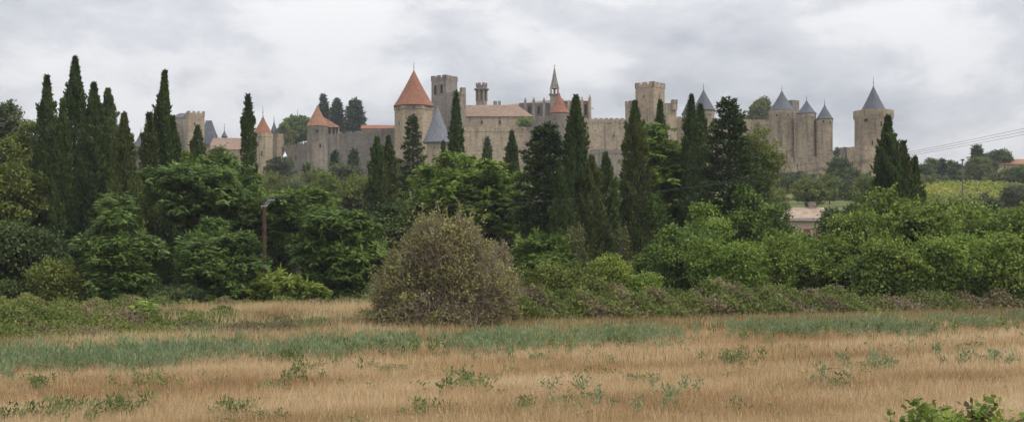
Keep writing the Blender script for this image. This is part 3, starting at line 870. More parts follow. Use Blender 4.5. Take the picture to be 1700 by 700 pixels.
def conifer(px, top, Y, w, label, mat='fir', p=.8, bot=None, tiers=None, up=.15, dens=1.0, group=None, name='fir_tree', spread=.3):
    SEED[0] += 1; rng = np.random.default_rng(SEED[0])
    k, x, g0, zt, zb, R = sizes(px, top, Y, w, bot)
    t = thing(name, (x, Y, g0), label, 'tree', group)
    zb = max(.4, zb); H = zt - zb
    nb = tiers or int(np.clip(H * 7, 40, 120))
    sc = max(1.0, Y / 140)
    cs, ds, ns, ts = [], [], [], []
    tb = MB(); tb.tube([(0, 0, -.6), (.05, 0, zb + H * .5), (0, 0, zt - .2)], [R * .07 + .06, R * .04 + .04, .03], 7)
    for i in range(nb):
        f = (i + .5) / nb; a = i * 2.39996 + rng.normal() * .3
        z = zb + f * (H - .3); ln = R * (1 - f) ** p * rng.uniform(.55, 1.12) * min(1, .55 + f * 4) + .25
        o_ = np.array([cos(a), sin(a), 0]); sag = rng.uniform(-.12, .12)
        tip = o_ * ln + np.array([0, 0, z + ln * (up + sag)])
        if ln > .8:
            tb.tube([(0, 0, z), o_ * ln * .5 + (0, 0, z + ln * (up + sag) * .25), tip], [.05 * sc, .035 * sc, .015], 3)
        m = int(dens * (22 + 54 * ln) / sc ** 1.1); s = rng.random(m) ** .6
        s = .12 + .9 * s
        side = np.array([-sin(a), cos(a), 0])
        wd = spread * ln * (1.15 - s) * .9 + .12
        lat = rng.normal(size=m) * wd * .7
        c = np.outer(s * ln, o_) + np.outer(lat, side) + np.outer(np.ones(m), [0, 0, z]) + np.outer((s ** 1.6) * ln * (up + sag) - np.abs(lat) * .15, [0, 0, 1.0]) + rng.normal(size=(m, 3)) * .09 * sc
        cs.append(c); ds.append(o_ * .8 + np.outer(np.sign(lat) * .5, side) + np.array([0, 0, .25]) + rng.normal(size=(m, 3)) * .45)
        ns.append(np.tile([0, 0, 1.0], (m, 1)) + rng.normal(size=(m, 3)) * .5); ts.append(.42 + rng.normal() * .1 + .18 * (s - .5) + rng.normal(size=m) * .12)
    # leader
    m = 40; s = rng.random(m)
    cs.append(np.outer(s, [0, 0, 1.2]) + np.array([0, 0, zt - 1.3]) + rng.normal(size=(m, 3)) * .08); ds.append(rng.normal(size=(m, 3)) * .5 + np.array([0, 0, .8])); ns.append(rndu(rng, m)); ts.append(np.full(m, .5))
    c = np.concatenate(cs); n = len(c)
    L = .34 * sc * (.7 + .6 * rng.random(n)); W = .15 * sc * (.7 + .6 * rng.random(n))
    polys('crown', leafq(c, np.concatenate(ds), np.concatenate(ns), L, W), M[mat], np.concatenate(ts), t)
    tb.build('trunk', M['bark'], t)
    return t


GC = 'tall cypresses on the left'
cypress(78, 128, 122, 62, 'tall cypress second from the left edge with ragged top', .72, lump=.3)
cypress(104, 167, 117, 44, 'shorter cypress squeezed just left of the tallest one', .8)
cypress(125, 97, 127, 62, 'tallest cypress of all with a smooth sharp tip', .62, lump=.16)
cypress(156, 141, 121, 62, 'cypress with blunt top right of the tallest one', .6)
cypress(179, 150, 131, 50, 'feathery paler cypress fused to the right of the blunt one', .45, mat='cypress_soft', lump=.35)
cypress(206, 191, 115, 70, 'medium cypress standing alone left of the leaning cypress', .75, mat='cypress_olive')
cypress(262, 120, 120, 62, 'big cypress whose thin tip leans to the right', .85, lean=.35, lump=.3)
cypress(286, 196, 125, 40, 'side cypress clinging to the right of the leaning one', .6, lump=.35)
cypress(248, 190, 118, 40, 'lower cypress at the left foot of the leaning one', .6, lump=.3, mat='cypress_olive')
cypress(328, 211, 150, 27, 'small blunt column cypress before the square keep', .35, lump=.12)
cypress(353, 258, 170, 12, 'tiny dark cypress right of the small blunt column', .4)
cypress(412, 159, 124, 27, 'slim isolated column cypress above the wooden pole', .42, lump=.12)
cypress(626, 230, 140, 34, 'left of two narrow cypresses below the dark curtain wall', .6, bare=3.0)
cypress(645, 228, 143, 30, 'right of two narrow cypresses below the dark curtain wall', .6, bare=3.0, mat='cypress_olive')
cypress(736, 238, 172, 18, 'little cypress in front of the pale slate cone', .6)
cypress(757, 154, 152, 32, 'tall cypress in front of the grey keep and hall', .62, lump=.18)
cypress(809, 229, 225, 18, 'small lone cypress before the pale crenellated wall', .6)
cypress(850, 221, 150, 42, 'mid size cypress left of the dark spreading cedar', .7)
cypress(956, 162, 118, 54, 'broad tall cypress in front of the cathedral choir', .55, lump=.28)
cypress(938, 262, 114, 50, 'lower cypress nestled left of the cathedral cypress', .6)
cypress(982, 262, 115, 56, 'low cypress just right of the cathedral cypress', .6, lump=.3, mat='cypress_olive')
cypress(1006, 256, 118, 44, 'low cypress before the grey outer wall', .55, lump=.3)
cypress(1054, 171, 122, 56, 'ragged cypress before the left turret of brown keep', .6, lump=.32, mat='cypress_olive')
cypress(1096, 170, 136, 44, 'slim cypress in front of the lit face of brown keep', .7)
cypress(1148, 160, 129, 42, 'left and taller of the twin cypresses by the slate cones', .6, lump=.3)
cypress(1163, 176, 123, 44, 'right and denser of the twin cypresses by the slate cones', .5, lump=.25)
cypress(1474, 196, 112, 88, 'pointed cypress covering the base of the lone right tower', .85, lump=.3)
cypress(1499, 238, 113, 52, 'ragged cypress right beside the lone tower cypress', .6, lump=.4, mat='cypress_olive')
cypress(1519, 263, 114, 34, 'short thin cypress at the right of the lone tower group', .6, lump=.4)

conifer(685, 190, 150, 62, 'brownish fir standing before the largest orange tower', 'fir', .75, 345)
conifer(905, 204, 118, 118, 'dark spreading cedar between two cypresses in the centre', 'fir', .42, 400, up=.05, dens=1.2, tiers=140, name='cedar_tree')
conifer(1210, 160, 112, 165, 'large tiered fir with a forked top before pale wall', 'fir', .62, 425, up=.12, dens=1.3, tiers=125)
conifer(537, 158, 560, 24, 'leftmost of three dark conifers behind the curtain wall', 'fir', .75, 215, group='conifers behind the curtain wall')
conifer(560, 165, 555, 34, 'middle of three dark conifers behind the curtain wall', 'fir', .65, 215, group='conifers behind the curtain wall')
conifer(590, 166, 550, 46, 'widest and rightmost dark conifer behind the curtain wall', 'fir', .5, 215, group='conifers behind the curtain wall')
conifer(556, 250, 330, 30, 'dark conifer on the slope under the long dark wall', 'fir', .7, None)
conifer(587, 248, 350, 26, 'bluish conifer close under the long dark curtain wall', 'darkg', .6, None)
conifer(509, 272, 320, 20, 'short dark conifer below the brown coned tower', 'fir', .6, None)
conifer(465, 262, 330, 60, 'flat topped greyish pine below the little orange coned tower', 'greyg', .25, 300, up=.0, name='pine_tree')
conifer(1622, 242, 430, 26, 'pointed conifer on the ridge left of the farmhouse', 'darkg', .35, 290)
conifer(1564, 265, 420, 16, 'thin conifer tip in the ridge tree line', 'darkg', .6, 305)

B = broad
# left
B('grey_green_tree', 6, 172, 152, 92, 340, 'greyg', 'grey green tree cut off by the upper left edge', leafk=.8)
B('broadleaf_tree', 50, 214, 142, 84, 420, 'olive', 'olive tree behind the leftmost cypresses')
B('broadleaf_tree', 20, 262, 118, 120, 430, 'olive', 'brownish green tree filling the left edge at mid height', droop=.1)
B('broadleaf_tree', 20, 372, 104, 150, 515, 'darkg', 'dark low tree in the bottom left corner thicket')
B('shrub', 94, 430, 96, 92, 515, 'olive', 'round olive shrub in front of the left cypresses', 'shrub')
B('broadleaf_tree', 150, 250, 138, 120, 480, 'darkg', 'dark tree hidden between the left cypresses')
B('feather_leaved_tree', 192, 352, 97, 128, 518, 'frond', 'feather leaved tree left of the dark hollow', style='frond', flat=.5)
B('feather_leaved_tree', 338, 264, 112, 196, 395, 'frond', 'big tiered feather leaved tree below the tiny cypress', style='frond', flat=.42)
B('feather_leaved_tree', 364, 375, 100, 136, 520, 'frond', 'lower feather leaved tree left of the wooden pole', style='frond', flat=.45)
B('broadleaf_tree', 275, 330, 126, 110, 500, 'darkg', 'dark backing tree added to fill the hollow on the left')  # added tree, dark leaves stand in for the shade of the hollow
B('yellow_green_tree', 300, 252, 150, 90, 330, 'yellowish', 'yellow green tree right of the leaning cypress')
B('broadleaf_tree', 370, 256, 170, 60, 320, 'yellowish', 'small light tree below the long pale building')
B('broadleaf_tree', 415, 310, 122, 70, 480, 'darkg', 'dark tree filling behind the slim column cypress')
B('sumac_shrub', 405, 452, 99, 70, 515, 'frond', 'green sumac like shrub left of the pole foot', 'shrub', style='frond')
B('sumac_shrub', 458, 460, 98, 84, 513, 'lime', 'bright lime green shrub right of the pole foot', 'shrub', style='frond')
B('sumac_shrub', 524, 472, 98, 44, 510, 'lime', 'small bright green sapling in front of dark foliage', 'shrub', style='frond')
B('broadleaf_tree', 492, 308, 121, 150, 420, 'green', 'leafy green tree right of the wooden pole top', style='frond', flat=.5)
B('broadleaf_tree', 562, 345, 106, 146, 505, 'green', 'green tree left of the big dry bush', style='frond', flat=.5)
B('broadleaf_tree', 470, 345, 142, 190, 490, 'darkg', 'dark backing tree added behind the pole')  # added backdrop, hides the lit slope and darkens the crown gaps
B('broadleaf_tree', 645, 340, 140, 140, 480, 'darkg', 'dark backing tree added behind the top of the big dry bush')  # added dark mass so gaps above the bush stay dark
B('dome_tree', 608, 289, 185, 104, 365, 'olive', 'rounded olive tree left of the two narrow cypresses', leafk=.8)
B('broadleaf_tree', 540, 292, 230, 46, 345, 'yellowish', 'small yellow green tree on the slope left of the olive dome')
B('broadleaf_tree', 575, 272, 260, 60, 330, 'greyg', 'pale grey green tree on the slope under the conifers')
B('broadleaf_tree', 525, 280, 300, 50, 320, 'olive', 'small olive tree on the slope below the brown coned tower')
B('broadleaf_tree', 450, 290, 250, 70, 340, 'olive', 'low tree on the slope behind the slim cypress')
B('broadleaf_tree', 490, 300, 210, 60, 345, 'greyg', 'hazy green tree above the pole tree')
B('broadleaf_tree', 652, 268, 300, 50, 330, 'olive', 'small tree half hidden behind the two narrow cypresses')
# centre
B('acacia_tree', 772, 257, 126, 212, 395, 'bright', 'wide bright green dome tree above the big dry bush', style='frond', flat=.42, leafk=.8)
B('broadleaf_tree', 835, 330, 132, 100, 470, 'darkg', 'dark backing tree added under the right side of the bright dome')  # added dark backdrop for the gaps under the dome
B('broadleaf_tree', 898, 388, 104, 104, 480, 'green', 'mid green tree right of the big dry bush', style='frond', flat=.5)
B('broadleaf_tree', 880, 380, 140, 140, 480, 'darkg', 'dark backing tree added under the spreading cedar')  # added backdrop, dark leaves give the shade below the cedar
B('shrub', 925, 440, 94, 120, 505, 'olive', 'low olive shrub below the brown twiggy bushes', 'shrub')
B('broadleaf_tree', 1080, 380, 140, 150, 490, 'darkg', 'dark backing tree added behind the lime green sapling')  # added dark filler behind the gaps of the middle thicket
B('lime_shrub', 1012, 424, 97, 70, 505, 'lime', 'lime green pointed shrub in the middle thicket', 'shrub')
B('lime_shrub', 1070, 455, 96, 44, 505, 'bright', 'small light green shrub beside the lime pointed one', 'shrub')
B('acacia_tree', 1090, 213, 132, 122, 400, 'bright', 'bright green tree in front of the brown keep', style='frond', flat=.45, leafk=.8)
B('broadleaf_tree', 1060, 320, 124, 100, 450, 'green', 'green tree below the bright tree on its left')
B('broadleaf_tree', 1122, 382, 102, 110, 490, 'green', 'rounded green tree left of the tall light shrub')
B('broadleaf_tree', 1172, 352, 105, 90, 480, 'bright', 'light green tree with pointed shoots under the fir')
B('broadleaf_tree', 1150, 400, 120, 150, 490, 'darkg', 'dark backing tree added behind the light shoots')  # added filler, its dark leaves stand for shade behind the shoots
B('broadleaf_tree', 1256, 214, 140, 80, 350, 'olive', 'light airy tree right behind the forked fir', dens=.45, shoots=2.0)
B('broadleaf_tree', 1245, 330, 108, 110, 500, 'green', 'green tree at the right foot of the forked fir')
B('lime_shrub', 1228, 405, 96, 96, 508, 'bright', 'light green bushy sapling below the fir', 'shrub')
B('broadleaf_tree', 1290, 345, 116, 60, 470, 'green', 'narrow green tree left of the cream house')
# right
B('broadleaf_tree', 1335, 394, 102, 170, 512, 'hedge', 'wide green bush below the cream house', flat=.7, shoots=2.4)
B('broadleaf_tree', 1425, 358, 103, 100, 512, 'hedge', 'green bush right below the cream house', flat=.7, shoots=2.4)
B('walnut_tree', 1500, 322, 105, 214, 510, 'yellowish', 'big yellow green tree below the lone tower cypress', leafk=.85, shoots=2.4)
B('broadleaf_tree', 1622, 345, 106, 150, 510, 'hedge', 'large green tree near the right edge', shoots=2.4)
B('broadleaf_tree', 1692, 350, 100, 140, 512, 'hedge', 'green tree cut off by the right edge', shoots=2.4)
B('shrub', 1575, 392, 95, 130, 515, 'bright', 'light green bush in front of the big right trees', 'shrub', shoots=2.4)
B('shrub', 1470, 405, 95, 110, 515, 'hedge', 'dark mouthed bush low in front of the yellow green tree', 'shrub', shoots=2.4)
B('shrub', 1660, 398, 95, 110, 512, 'hedge', 'low bush in front of the right edge trees', 'shrub', shoots=2.4)
B('sapling', 1392, 372, 104, 46, 500, 'hedge', 'slim loose sapling half covering the right of cream house', 'sapling', shoots=3.0, dens=.6)
B('sapling', 1300, 388, 99, 50, 505, 'hedge', 'loose pointed sapling at the left of the cream house', 'sapling', shoots=3.0, dens=.6)
B('sapling', 1448, 352, 102, 60, 505, 'hedge', 'upright loose sapling left of the big yellow green tree', 'sapling', shoots=3.0, dens=.7)
B('sapling', 1568, 352, 101, 60, 505, 'hedge', 'upright loose sapling right of the big yellow green tree', 'sapling', shoots=3.0, dens=.7)
B('sapling', 1172, 398, 97, 50, 500, 'bright', 'thin light sapling left of the bushy one below fir', 'sapling', shoots=3.0, dens=.5)
B('sapling', 1288, 402, 97, 56, 505, 'hedge', 'yellowish sapling in front of the hedge under the fir', 'sapling', shoots=3.0, dens=.6)
B('sapling', 1655, 402, 94, 56, 508, 'bright', 'light sapling in front of the large right tree', 'sapling', shoots=3.0, dens=.5)
B('broadleaf_tree', 1400, 340, 128, 90, 470, 'darkg', 'dark tree right of the cream house')
B('broadleaf_tree', 1398, 269, 330, 52, 330, 'darkg', 'dark round tree before the grey gate turret')
B('broadleaf_tree', 1422, 284, 280, 50, 340, 'greyg', 'grey green tree under the low round bastion')
B('broadleaf_tree', 1376, 290, 300, 36, 335, 'yellowish', 'small yellow green tree below the low outer wall')
B('broadleaf_tree', 1322, 286, 330, 66, 325, 'greyg', 'rounded grey green tree at the foot of the outer wall')
B('broadleaf_tree', 1346, 300, 260, 60, 345, 'olive', 'brownish olive shrub mass above the cream house')
B('broadleaf_tree', 1300, 293, 300, 44, 325, 'darkg', 'dark tree left below the outer wall')
B('broadleaf_tree', 1288, 318, 240, 44, 350, 'olive', 'olive tree left above the cream house')
B('broadleaf_tree', 1448, 300, 240, 56, 350, 'olive', 'olive tree behind the lone tower cypress')
B('umbrella_tree', 1264, 163, 500, 44, 202, 'olive', 'rounded dark tree crown rising behind the pale wall', leafk=.8)
B('broadleaf_tree', 1239, 186, 505, 18, 200, 'olive', 'small tree crown left of the rounded one behind wall')
B('broadleaf_tree', 1391, 245, 520, 16, 262, 'darkg', 'small dark treetop between third cone tower and turret')
B('broadleaf_tree', 492, 192, 520, 60, 245, 'green', 'green trees crown behind the dark sloping wall')
B('broadleaf_tree', 548, 178, 575, 40, 225, 'green', 'green crown between the dark conifers and brown cone')
B('broadleaf_tree', 474, 205, 500, 30, 245, 'olive', 'lower green crown right of the square turret')
B('wall_shrub', 872, 195, 461, 34, 213, 'lime', 'bright green plant growing on top of the pale wall', 'shrub', onz=float(at(0, 212.5, 461)[2]))
B('broadleaf_tree', 357, 222, 500, 12, 235, 'olive', 'tiny treetop beside the slate turret')
# ridge at right
RG = 'ridge trees at right'
for a in [(1531, 272, 425, 34, 'darkg', 'dark tree at the left end of the ridge line'),
          (1548, 267, 440, 26, 'olive', 'olive tree second along the ridge line'),
          (1585, 270, 435, 40, 'darkg', 'dark round tree left of the vineyard pole'),
          (1607, 279, 428, 34, 'green', 'green round tree right of the vineyard pole'),
          (1626, 261, 415, 46, 'olive', 'round tree at the foot of the pointed ridge conifer'),
          (1657, 247, 450, 50, 'darkg', 'large dark tree left of the farmhouse roof'),
          (1640, 268, 435, 34, 'darkg', 'dark tree between conifer and large dark tree'),
          (1680, 280, 400, 44, 'olive', 'hedge like tree in front of the farmhouse'),
          (1702, 276, 395, 40, 'green', 'green tree at right edge before the farmhouse'),
          (1556, 292, 385, 46, 'greyg', 'grey green bush at the upper left of the vineyard'),
          (1532, 290, 370, 40, 'olive', 'olive bush left of the grey green ridge bush'),
          (1600, 293, 395, 30, 'darkg', 'dark low bush under the pole on the ridge'),
          (1655, 287, 402, 44, 'olive', 'low olive bush under the large dark tree'),
          (1510, 280, 400, 40, 'darkg', 'dark tree behind the short thin cypress'),
          (1490, 300, 300, 60, 'olive', 'olive tree far behind the yellow green tree'),
          (1636, 325, 245, 60, 'greyg', 'grey shrub in front of the vineyard'),
          (1596, 330, 230, 50, 'olive', 'brownish shrub left in front of the vineyard'),
          (1694, 310, 240, 60, 'greyg', 'large grey green shrub before vineyard at right edge')]:
    B('broadleaf_tree', a[0], a[1], a[2], a[3], None, a[4], a[5], leafk=.9)
# sapling in the rough grass
B('sapling', 240, 498, 68, 36, 560, 'bright', 'slender sapling standing alone in the rough grass', 'sapling', style='frond', dens=.6, nb=9)


def twiggy(px, top, Y, w, label, leafmat_, nst=26, ntw=5200, nlf=5200, name='dry_bush', tw=.03, asym=0.0):
    """dense ball of thin twigs with sparse leaves"""
    SEED[0] += 1; rng = np.random.default_rng(SEED[0])
    k, x, g0, zt, zb, R = sizes(px, top, Y, w, None)
    t = thing(name, (x, Y, g0), label, 'shrub')
    b = MB(); tips = []
    for i in range(nst):
        a = rng.random() * 6.28; e = rng.random() ** .5
        tp = np.array([cos(a) * R * .75 * e, sin(a) * R * .6 * e, zt * (.55 + .3 * (1 - e))])
        m1 = tp * (.35, .35, .5) + rng.normal(size=3) * .15
        b.tube([(cos(a) * .2, sin(a) * .2, -.3), m1, tp], [.07, .045, .015], 5); tips.append(tp)
    b.build('stem', M['bark_pale'], t)
    LB = np.array([(-.05, .45, .52, .46), (-.48, .32, .40, .34), (.44, .30, .42, .36), (.22, .62, .38, .30), (-.18, .58, .40, .31), (.70, .36, .26, .24), (-.70, .26, .28, .22), (.0, .2, .85, .22)])
    LB[:, 0:2] += rng.normal(size=(8, 2)) * .03
    pw_ = LB[:, 2] * LB[:, 3]; pw_ /= pw_.sum()
    def cloud(nq, lo):
        ix = rng.choice(8, nq, p=pw_); u = rndu(rng, nq); l_ = LB[ix]
        lob = 1 + .09 * np.sin(5 * u[:, 0] + 4 * u[:, 2] + ix) + .06 * np.sin(9 * u[:, 1] + 6 * u[:, 2])
        rr = (rng.uniform(lo, 1.0, nq) ** .55 + np.abs(rng.normal(size=nq)) * .07 * (rng.random(nq) < .4)) * lob
        q_ = np.stack([l_[:, 0] + u[:, 0] * rr * l_[:, 2], u[:, 1] * rr * l_[:, 2], l_[:, 1] + u[:, 2] * rr * l_[:, 3]], 1) * np.array([R, R * .8, zt])
        q_[:, 2] = np.abs(q_[:, 2]) + .05
        q_[:, 2] *= np.where(q_[:, 0] > 0, 1 - asym * np.abs(q_[:, 0]) / R, 1.0)
        return u, q_
    u, c = cloud(ntw, .3)
    d = u * .55 + rng.normal(size=(ntw, 3)) * .6 + np.array([0, 0, .35])
    Lt = rng.uniform(.3, .95, ntw)
    nsh = 300 if nlf > 9000 else 30; kk = 16
    su, s0 = cloud(nsh, .97); s0[:, 2] = np.maximum(s0[:, 2], .5)
    sd = nrm(su * .9 + np.array([0, 0, .5]) + rng.normal(size=(nsh, 3)) * .35); sl = rng.uniform(.4, 1.15, nsh)
    f_ = rng.random((nsh, kk)); pc = (s0[:, None] + sd[:, None] * (f_ * sl[:, None])[..., None]).reshape(-1, 3)
    c = np.concatenate([c, s0, s0 + sd * (sl * .5)[:, None]]); d = np.concatenate([d, sd, sd + rng.normal(size=sd.shape) * .2]); Lt = np.concatenate([Lt, sl, sl * .6])
    q = leafq(c - nrm(d) * Lt[:, None] * .4, d, rndu(rng, len(c)), Lt, np.full(len(c), tw)); ntw = len(c)
    polys('twigs', q, M['twig' if Y < 90 else 'twig_dark'], .5 + rng.normal(size=ntw) * .2, t)['kind'] = 'stuff'
    u, c = cloud(nlf, .5)
    cl = np.sin(c[:, 0] * 1.9) + np.sin(c[:, 2] * 2.3 + 1) + np.sin(c[:, 1] * 2.1 + 2) + rng.normal(size=nlf) * .8
    kp = cl - (.9 * c[:, 0] / R if nlf > 9000 else 0) + (1.6 * (c[:, 2] / zt - .35) if nlf > 9000 else 0) > (-.7 if nlf > 9000 else -.3)
    c = np.concatenate([c[kp] + rng.normal(size=(kp.sum(), 3)) * .1, pc + rng.normal(size=pc.shape) * .07]); m = len(c)
    u = np.concatenate([u[kp], np.repeat(su, kk, 0)]); cl = np.concatenate([cl[kp], np.full(len(pc), .6)]); kp = slice(None)
    polys('leaves', leafq(c, rndu(rng, m), u[kp] + rng.normal(size=(m, 3)) * .5, .16 * (.6 + .8 * rng.random(m)), .09 * (.6 + .8 * rng.random(m))), M[leafmat_], .5 + .08 * cl[kp] + rng.normal(size=m) * .15, t)
    return t


twiggy(738, 350, 69, 254, 'huge round dry bush of brown twigs with yellowish leaves', 'bushy', 46, 26000, 27000, asym=.02)
twiggy(826, 398, 77, 76, 'reddish dry bush leaning on the right of the huge one', 'bushy', 14, 8000, 4000)
twiggy(952, 362, 106, 66, 'tall brown twiggy bush under the cathedral cypress', 'olive', 10, 5000, 5000)
twiggy(1035, 366, 108, 44, 'narrow brown twiggy bush left of the rounded green tree', 'olive', 8, 2600, 2600)
twiggy(545, 400, 118, 40, 'bare pale stems showing in the shade right of pole', 'brownb', 6, 700, 200)


# ------------------------------------------------------------------ thickets (uncountable)
def thicket(name, label, path, rad, n, mats, seed, L=.22, W=.13, hgt=1.0, brown=.5, cat='undergrowth'):
    """path: list of (px, Y, height, halfdepth)"""
    rng = np.random.default_rng(seed)
    P = np.array([((px - 850) / F * Y, Y, h, dp) for px, Y, h, dp in path])
    s = rng.random(n) * (len(P) - 1); i = s.astype(int); f = (s - i)[:, None]
    Q = P[i] * (1 - f) + P[np.minimum(i + 1, len(P) - 1)] * f
    v = rng.normal(size=n) * .55; v = np.clip(v, -1, 1)
    x = Q[:, 0] + rng.normal(size=n) * rad * .5; y = Q[:, 1] + v * Q[:, 3]
    lump = .72 + .16 * np.sin(x * 1.1 + 2 * np.sin(x * .33)) + .12 * np.sin(x * 2.7 + y) + .14 * np.sin(y * 1.7 + x * .6)
    top = Q[:, 2] * lump * np.sqrt(np.clip(1 - .75 * v * v, .05, 1))
    z = top * rng.random(n) ** .45 + rng.normal(size=n) * .05
    z = np.maximum(z, .03)
    g_ = gz(x, y)
    c = np.stack([x, y, g_ + z], 1)
    d = rng.normal(size=(n, 3)) * .7 + np.array([0, 0, .35]); nn = rng.normal(size=(n, 3)) * .5 + np.array([0, -.6, .8])
    clump = np.sin(x * .9 + 1.3) + np.sin(x * .37 + y * .9) + np.sin(x * 2.2 + z * 3)
    mi = (clump + rng.normal(size=n) * .8 + brown * 3 - (z / np.maximum(top, .1)) * 1.2 > 1.0).astype(int)
    tn = .5 + .08 * clump + rng.normal(size=n) * .17
    o = polys(name, leafq(c, d, nn, L * (.6 + .8 * rng.random(n)), W * (.6 + .8 * rng.random(n))), [M[m_] for m_ in mats], tn, midx=mi)
    return tag(o, label, cat, kind='stuff')


thicket('bramble_thicket', 'brown and green brambles along the right of the dry bush', [(800, 77, 2.0, 3), (900, 79, 2.4, 4), (1000, 81, 2.4, 4), (1120, 84, 2.6, 4), (1240, 87, 2.4, 4), (1420, 90, 2.0, 4)], 2.0, 90000, ['olive', 'brownb'], 3, brown=.42)
thicket('bramble_thicket', 'reddish dry weeds along the foot of the right trees', [(1240, 86, 1.3, 2.5), (1400, 88, 1.5, 2.5), (1560, 92, 1.6, 2.5), (1740, 95, 2.1, 3)], 2.0, 32000, ['olive', 'brownb'], 4, brown=.7)
thicket('undergrowth', 'low dark green undergrowth below the left trees', [(-60, 84, 1.5, 4), (80, 86, 1.5, 4), (250, 88, 1.2, 3), (420, 91, 1.1, 3), (600, 92, 1.2, 3)], 2.0, 52000, ['olive', 'brownb'], 5, brown=.4)
thicket('undergrowth', 'low mound of green brambles at the left edge of field', [(-90, 62, 1.7, 9), (40, 64, 1.6, 9), (130, 66, 1.4, 9), (260, 69, 1.2, 8), (400, 72, 1.0, 6), (520, 76, .8, 4)], 1.6, 130000, ['olive', 'brownb'], 6, brown=.33, L=.17, W=.09)
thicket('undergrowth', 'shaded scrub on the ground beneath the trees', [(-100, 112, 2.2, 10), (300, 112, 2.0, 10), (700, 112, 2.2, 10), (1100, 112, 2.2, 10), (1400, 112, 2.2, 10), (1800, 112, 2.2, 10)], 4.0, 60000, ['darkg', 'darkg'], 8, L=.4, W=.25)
thicket('hillside_scrub', 'scrub and small trees covering the castle hillside', [(-100, 180, 3, 45), (300, 190, 3, 50), (640, 200, 3, 60), (900, 200, 3, 60), (1200, 190, 3, 60)], 16.0, 60000, ['olive', 'darkg'], 9, L=.9, W=.6)
thicket('hillside_scrub', 'scrub growing right under the castle walls', [(380, 400, 2.6, 22), (640, 400, 2.6, 22), (900, 400, 2.6, 22), (1200, 395, 2.6, 22), (1330, 392, .8, 16), (1480, 390, 2.6, 22)], 16.0, 45000, ['olive', 'greyg'], 10, L=1.0, W=.7)
thicket('hillside_scrub', 'bushes behind the right thicket below vineyard', [(1380, 150, 2.5, 20), (1550, 170, 3, 35), (1800, 180, 3, 40)], 10.0, 30000, ['olive', 'darkg'], 11, L=.7, W=.5)
thicket('distant_woodland', 'dark wooded skyline along the distant ridge', [(-300, 600, 7, 20), (200, 600, 6, 20), (500, 600, 5, 20)], 25.0, 20000, ['darkg', 'olive'], 12, L=1.8, W=1.2, cat='woodland')
thicket('distant_woodland', 'hedge and woods along the right hand ridge', [(1490, 455, 5, 10), (1620, 455, 6, 10), (1760, 455, 5, 10), (1900, 450, 6, 10)], 8.0, 16000, ['darkg', 'olive'], 13, L=1.1, W=.8, cat='woodland')

thicket('dead_weeds', 'rusty brown dead weeds beside the golden grass patch', [(290, 66, .7, 3), (400, 64, .8, 3), (490, 66, .75, 2.5), (560, 72, .6, 2)], 1.2, 22000, ['weed', 'brownb'], 14, brown=.8, L=.16, W=.05)
thicket('dead_weeds', 'tall rusty dead weeds at the left foot of the dry bush', [(612, 71, 1.3, 1.2), (650, 70, 1.4, 1.2), (700, 69.5, .9, 1)], .8, 9000, ['olive', 'brownb'], 15, brown=.85, L=.18, W=.04)
rng = np.random.default_rng(41)
n = 34000; x = rng.normal(size=n) * 4.2 - 14.2; y = 78 + rng.normal(size=n) * 5.5 + (x + 14) * .2
k_ = (y > 66) & (y < 92) & (np.sin(x * 1.1) + np.sin(y * .8 + x * .5) + rng.normal(size=n) * .7 > -.6); x, y = x[k_], y[k_]; n = len(x)
hh = rng.uniform(.5, 1.35, n); a_ = rng.random(n) * 6.28; b_ = np.stack([x, y, gz(x, y)], 1)
tp_ = b_ + np.stack([rng.normal(size=n) * .3 * hh + .1, rng.normal(size=n) * .2, hh], 1); sd_ = np.stack([np.cos(a_), np.sin(a_), 0 * a_], 1) * .03
tag(polys('golden_grass', np.stack([b_ - sd_, b_ + sd_, tp_], 1), M['drygold'], .68 + .1 * np.sin(x) + rng.normal(size=n) * .16), 'tall golden dry grass patch between pole and dry bush', 'grass', kind='stuff')
# vineyard rows
rng = np.random.default_rng(21); cs = []
for i in range(46):
    a0 = np.array([66.0, 238 + i * 4.2]); n = 1100
    s = rng.random(n) * 150
    x = a0[0] + i * 1.3 + s * 1.0 - 10; y = a0[1] + s * .12
    h = 1.35 * rng.random(n) ** .5 * (.8 + .2 * np.sin(s * 2.6 + i))
    cs.append(np.stack([x, y + rng.normal(size=n) * .35, gz(x, y) + h], 1))
c = np.concatenate(cs); c = c[(c[:, 1] < 408) & (c[:, 0] > c[:, 1] * .315 + 2)]; n = len(c)
pt = np.sin(c[:, 0] * .09 + c[:, 1] * .05) + np.sin(c[:, 1] * .08 - 1)
tag(polys('vineyard', leafq(c, rndu(rng, n), rng.normal(size=(n, 3)) * .5 + np.array([0, -.4, .8]), np.full(n, .8), np.full(n, .6)), M['vine'], .5 + .12 * pt + rng.normal(size=n) * .15),
    'rows of green and yellow vines on the right slope', 'vineyard', kind='stuff')

# ------------------------------------------------------------------ field
def scatter(rng, n, y0, y1, dens_fn=None, pw=1.0, margin=1.12):
    """points in the view wedge, uniform in area-ish, thinned by distance"""
    u = rng.random(n)
    y = y0 * (y1 / y0) ** u if pw == 1 else (y0 ** 2 + u * (y1 ** 2 - y0 ** 2)) ** .5
    x = (rng.random(n) * 2 - 1) * .4142 * margin * y + rng.normal(size=n) * .4
    if dens_fn is not None:
        k = rng.random(n) < dens_fn(x, y)
        x, y = x[k], y[k]
    return x, y


def wob(x, y):
    return 1.1 * np.sin(x * .35 + 1) + .8 * np.sin(x * .9 + y * .3) + .6 * np.sin(x * 2.3)


def vv(x, y):
    return y - .6 * x


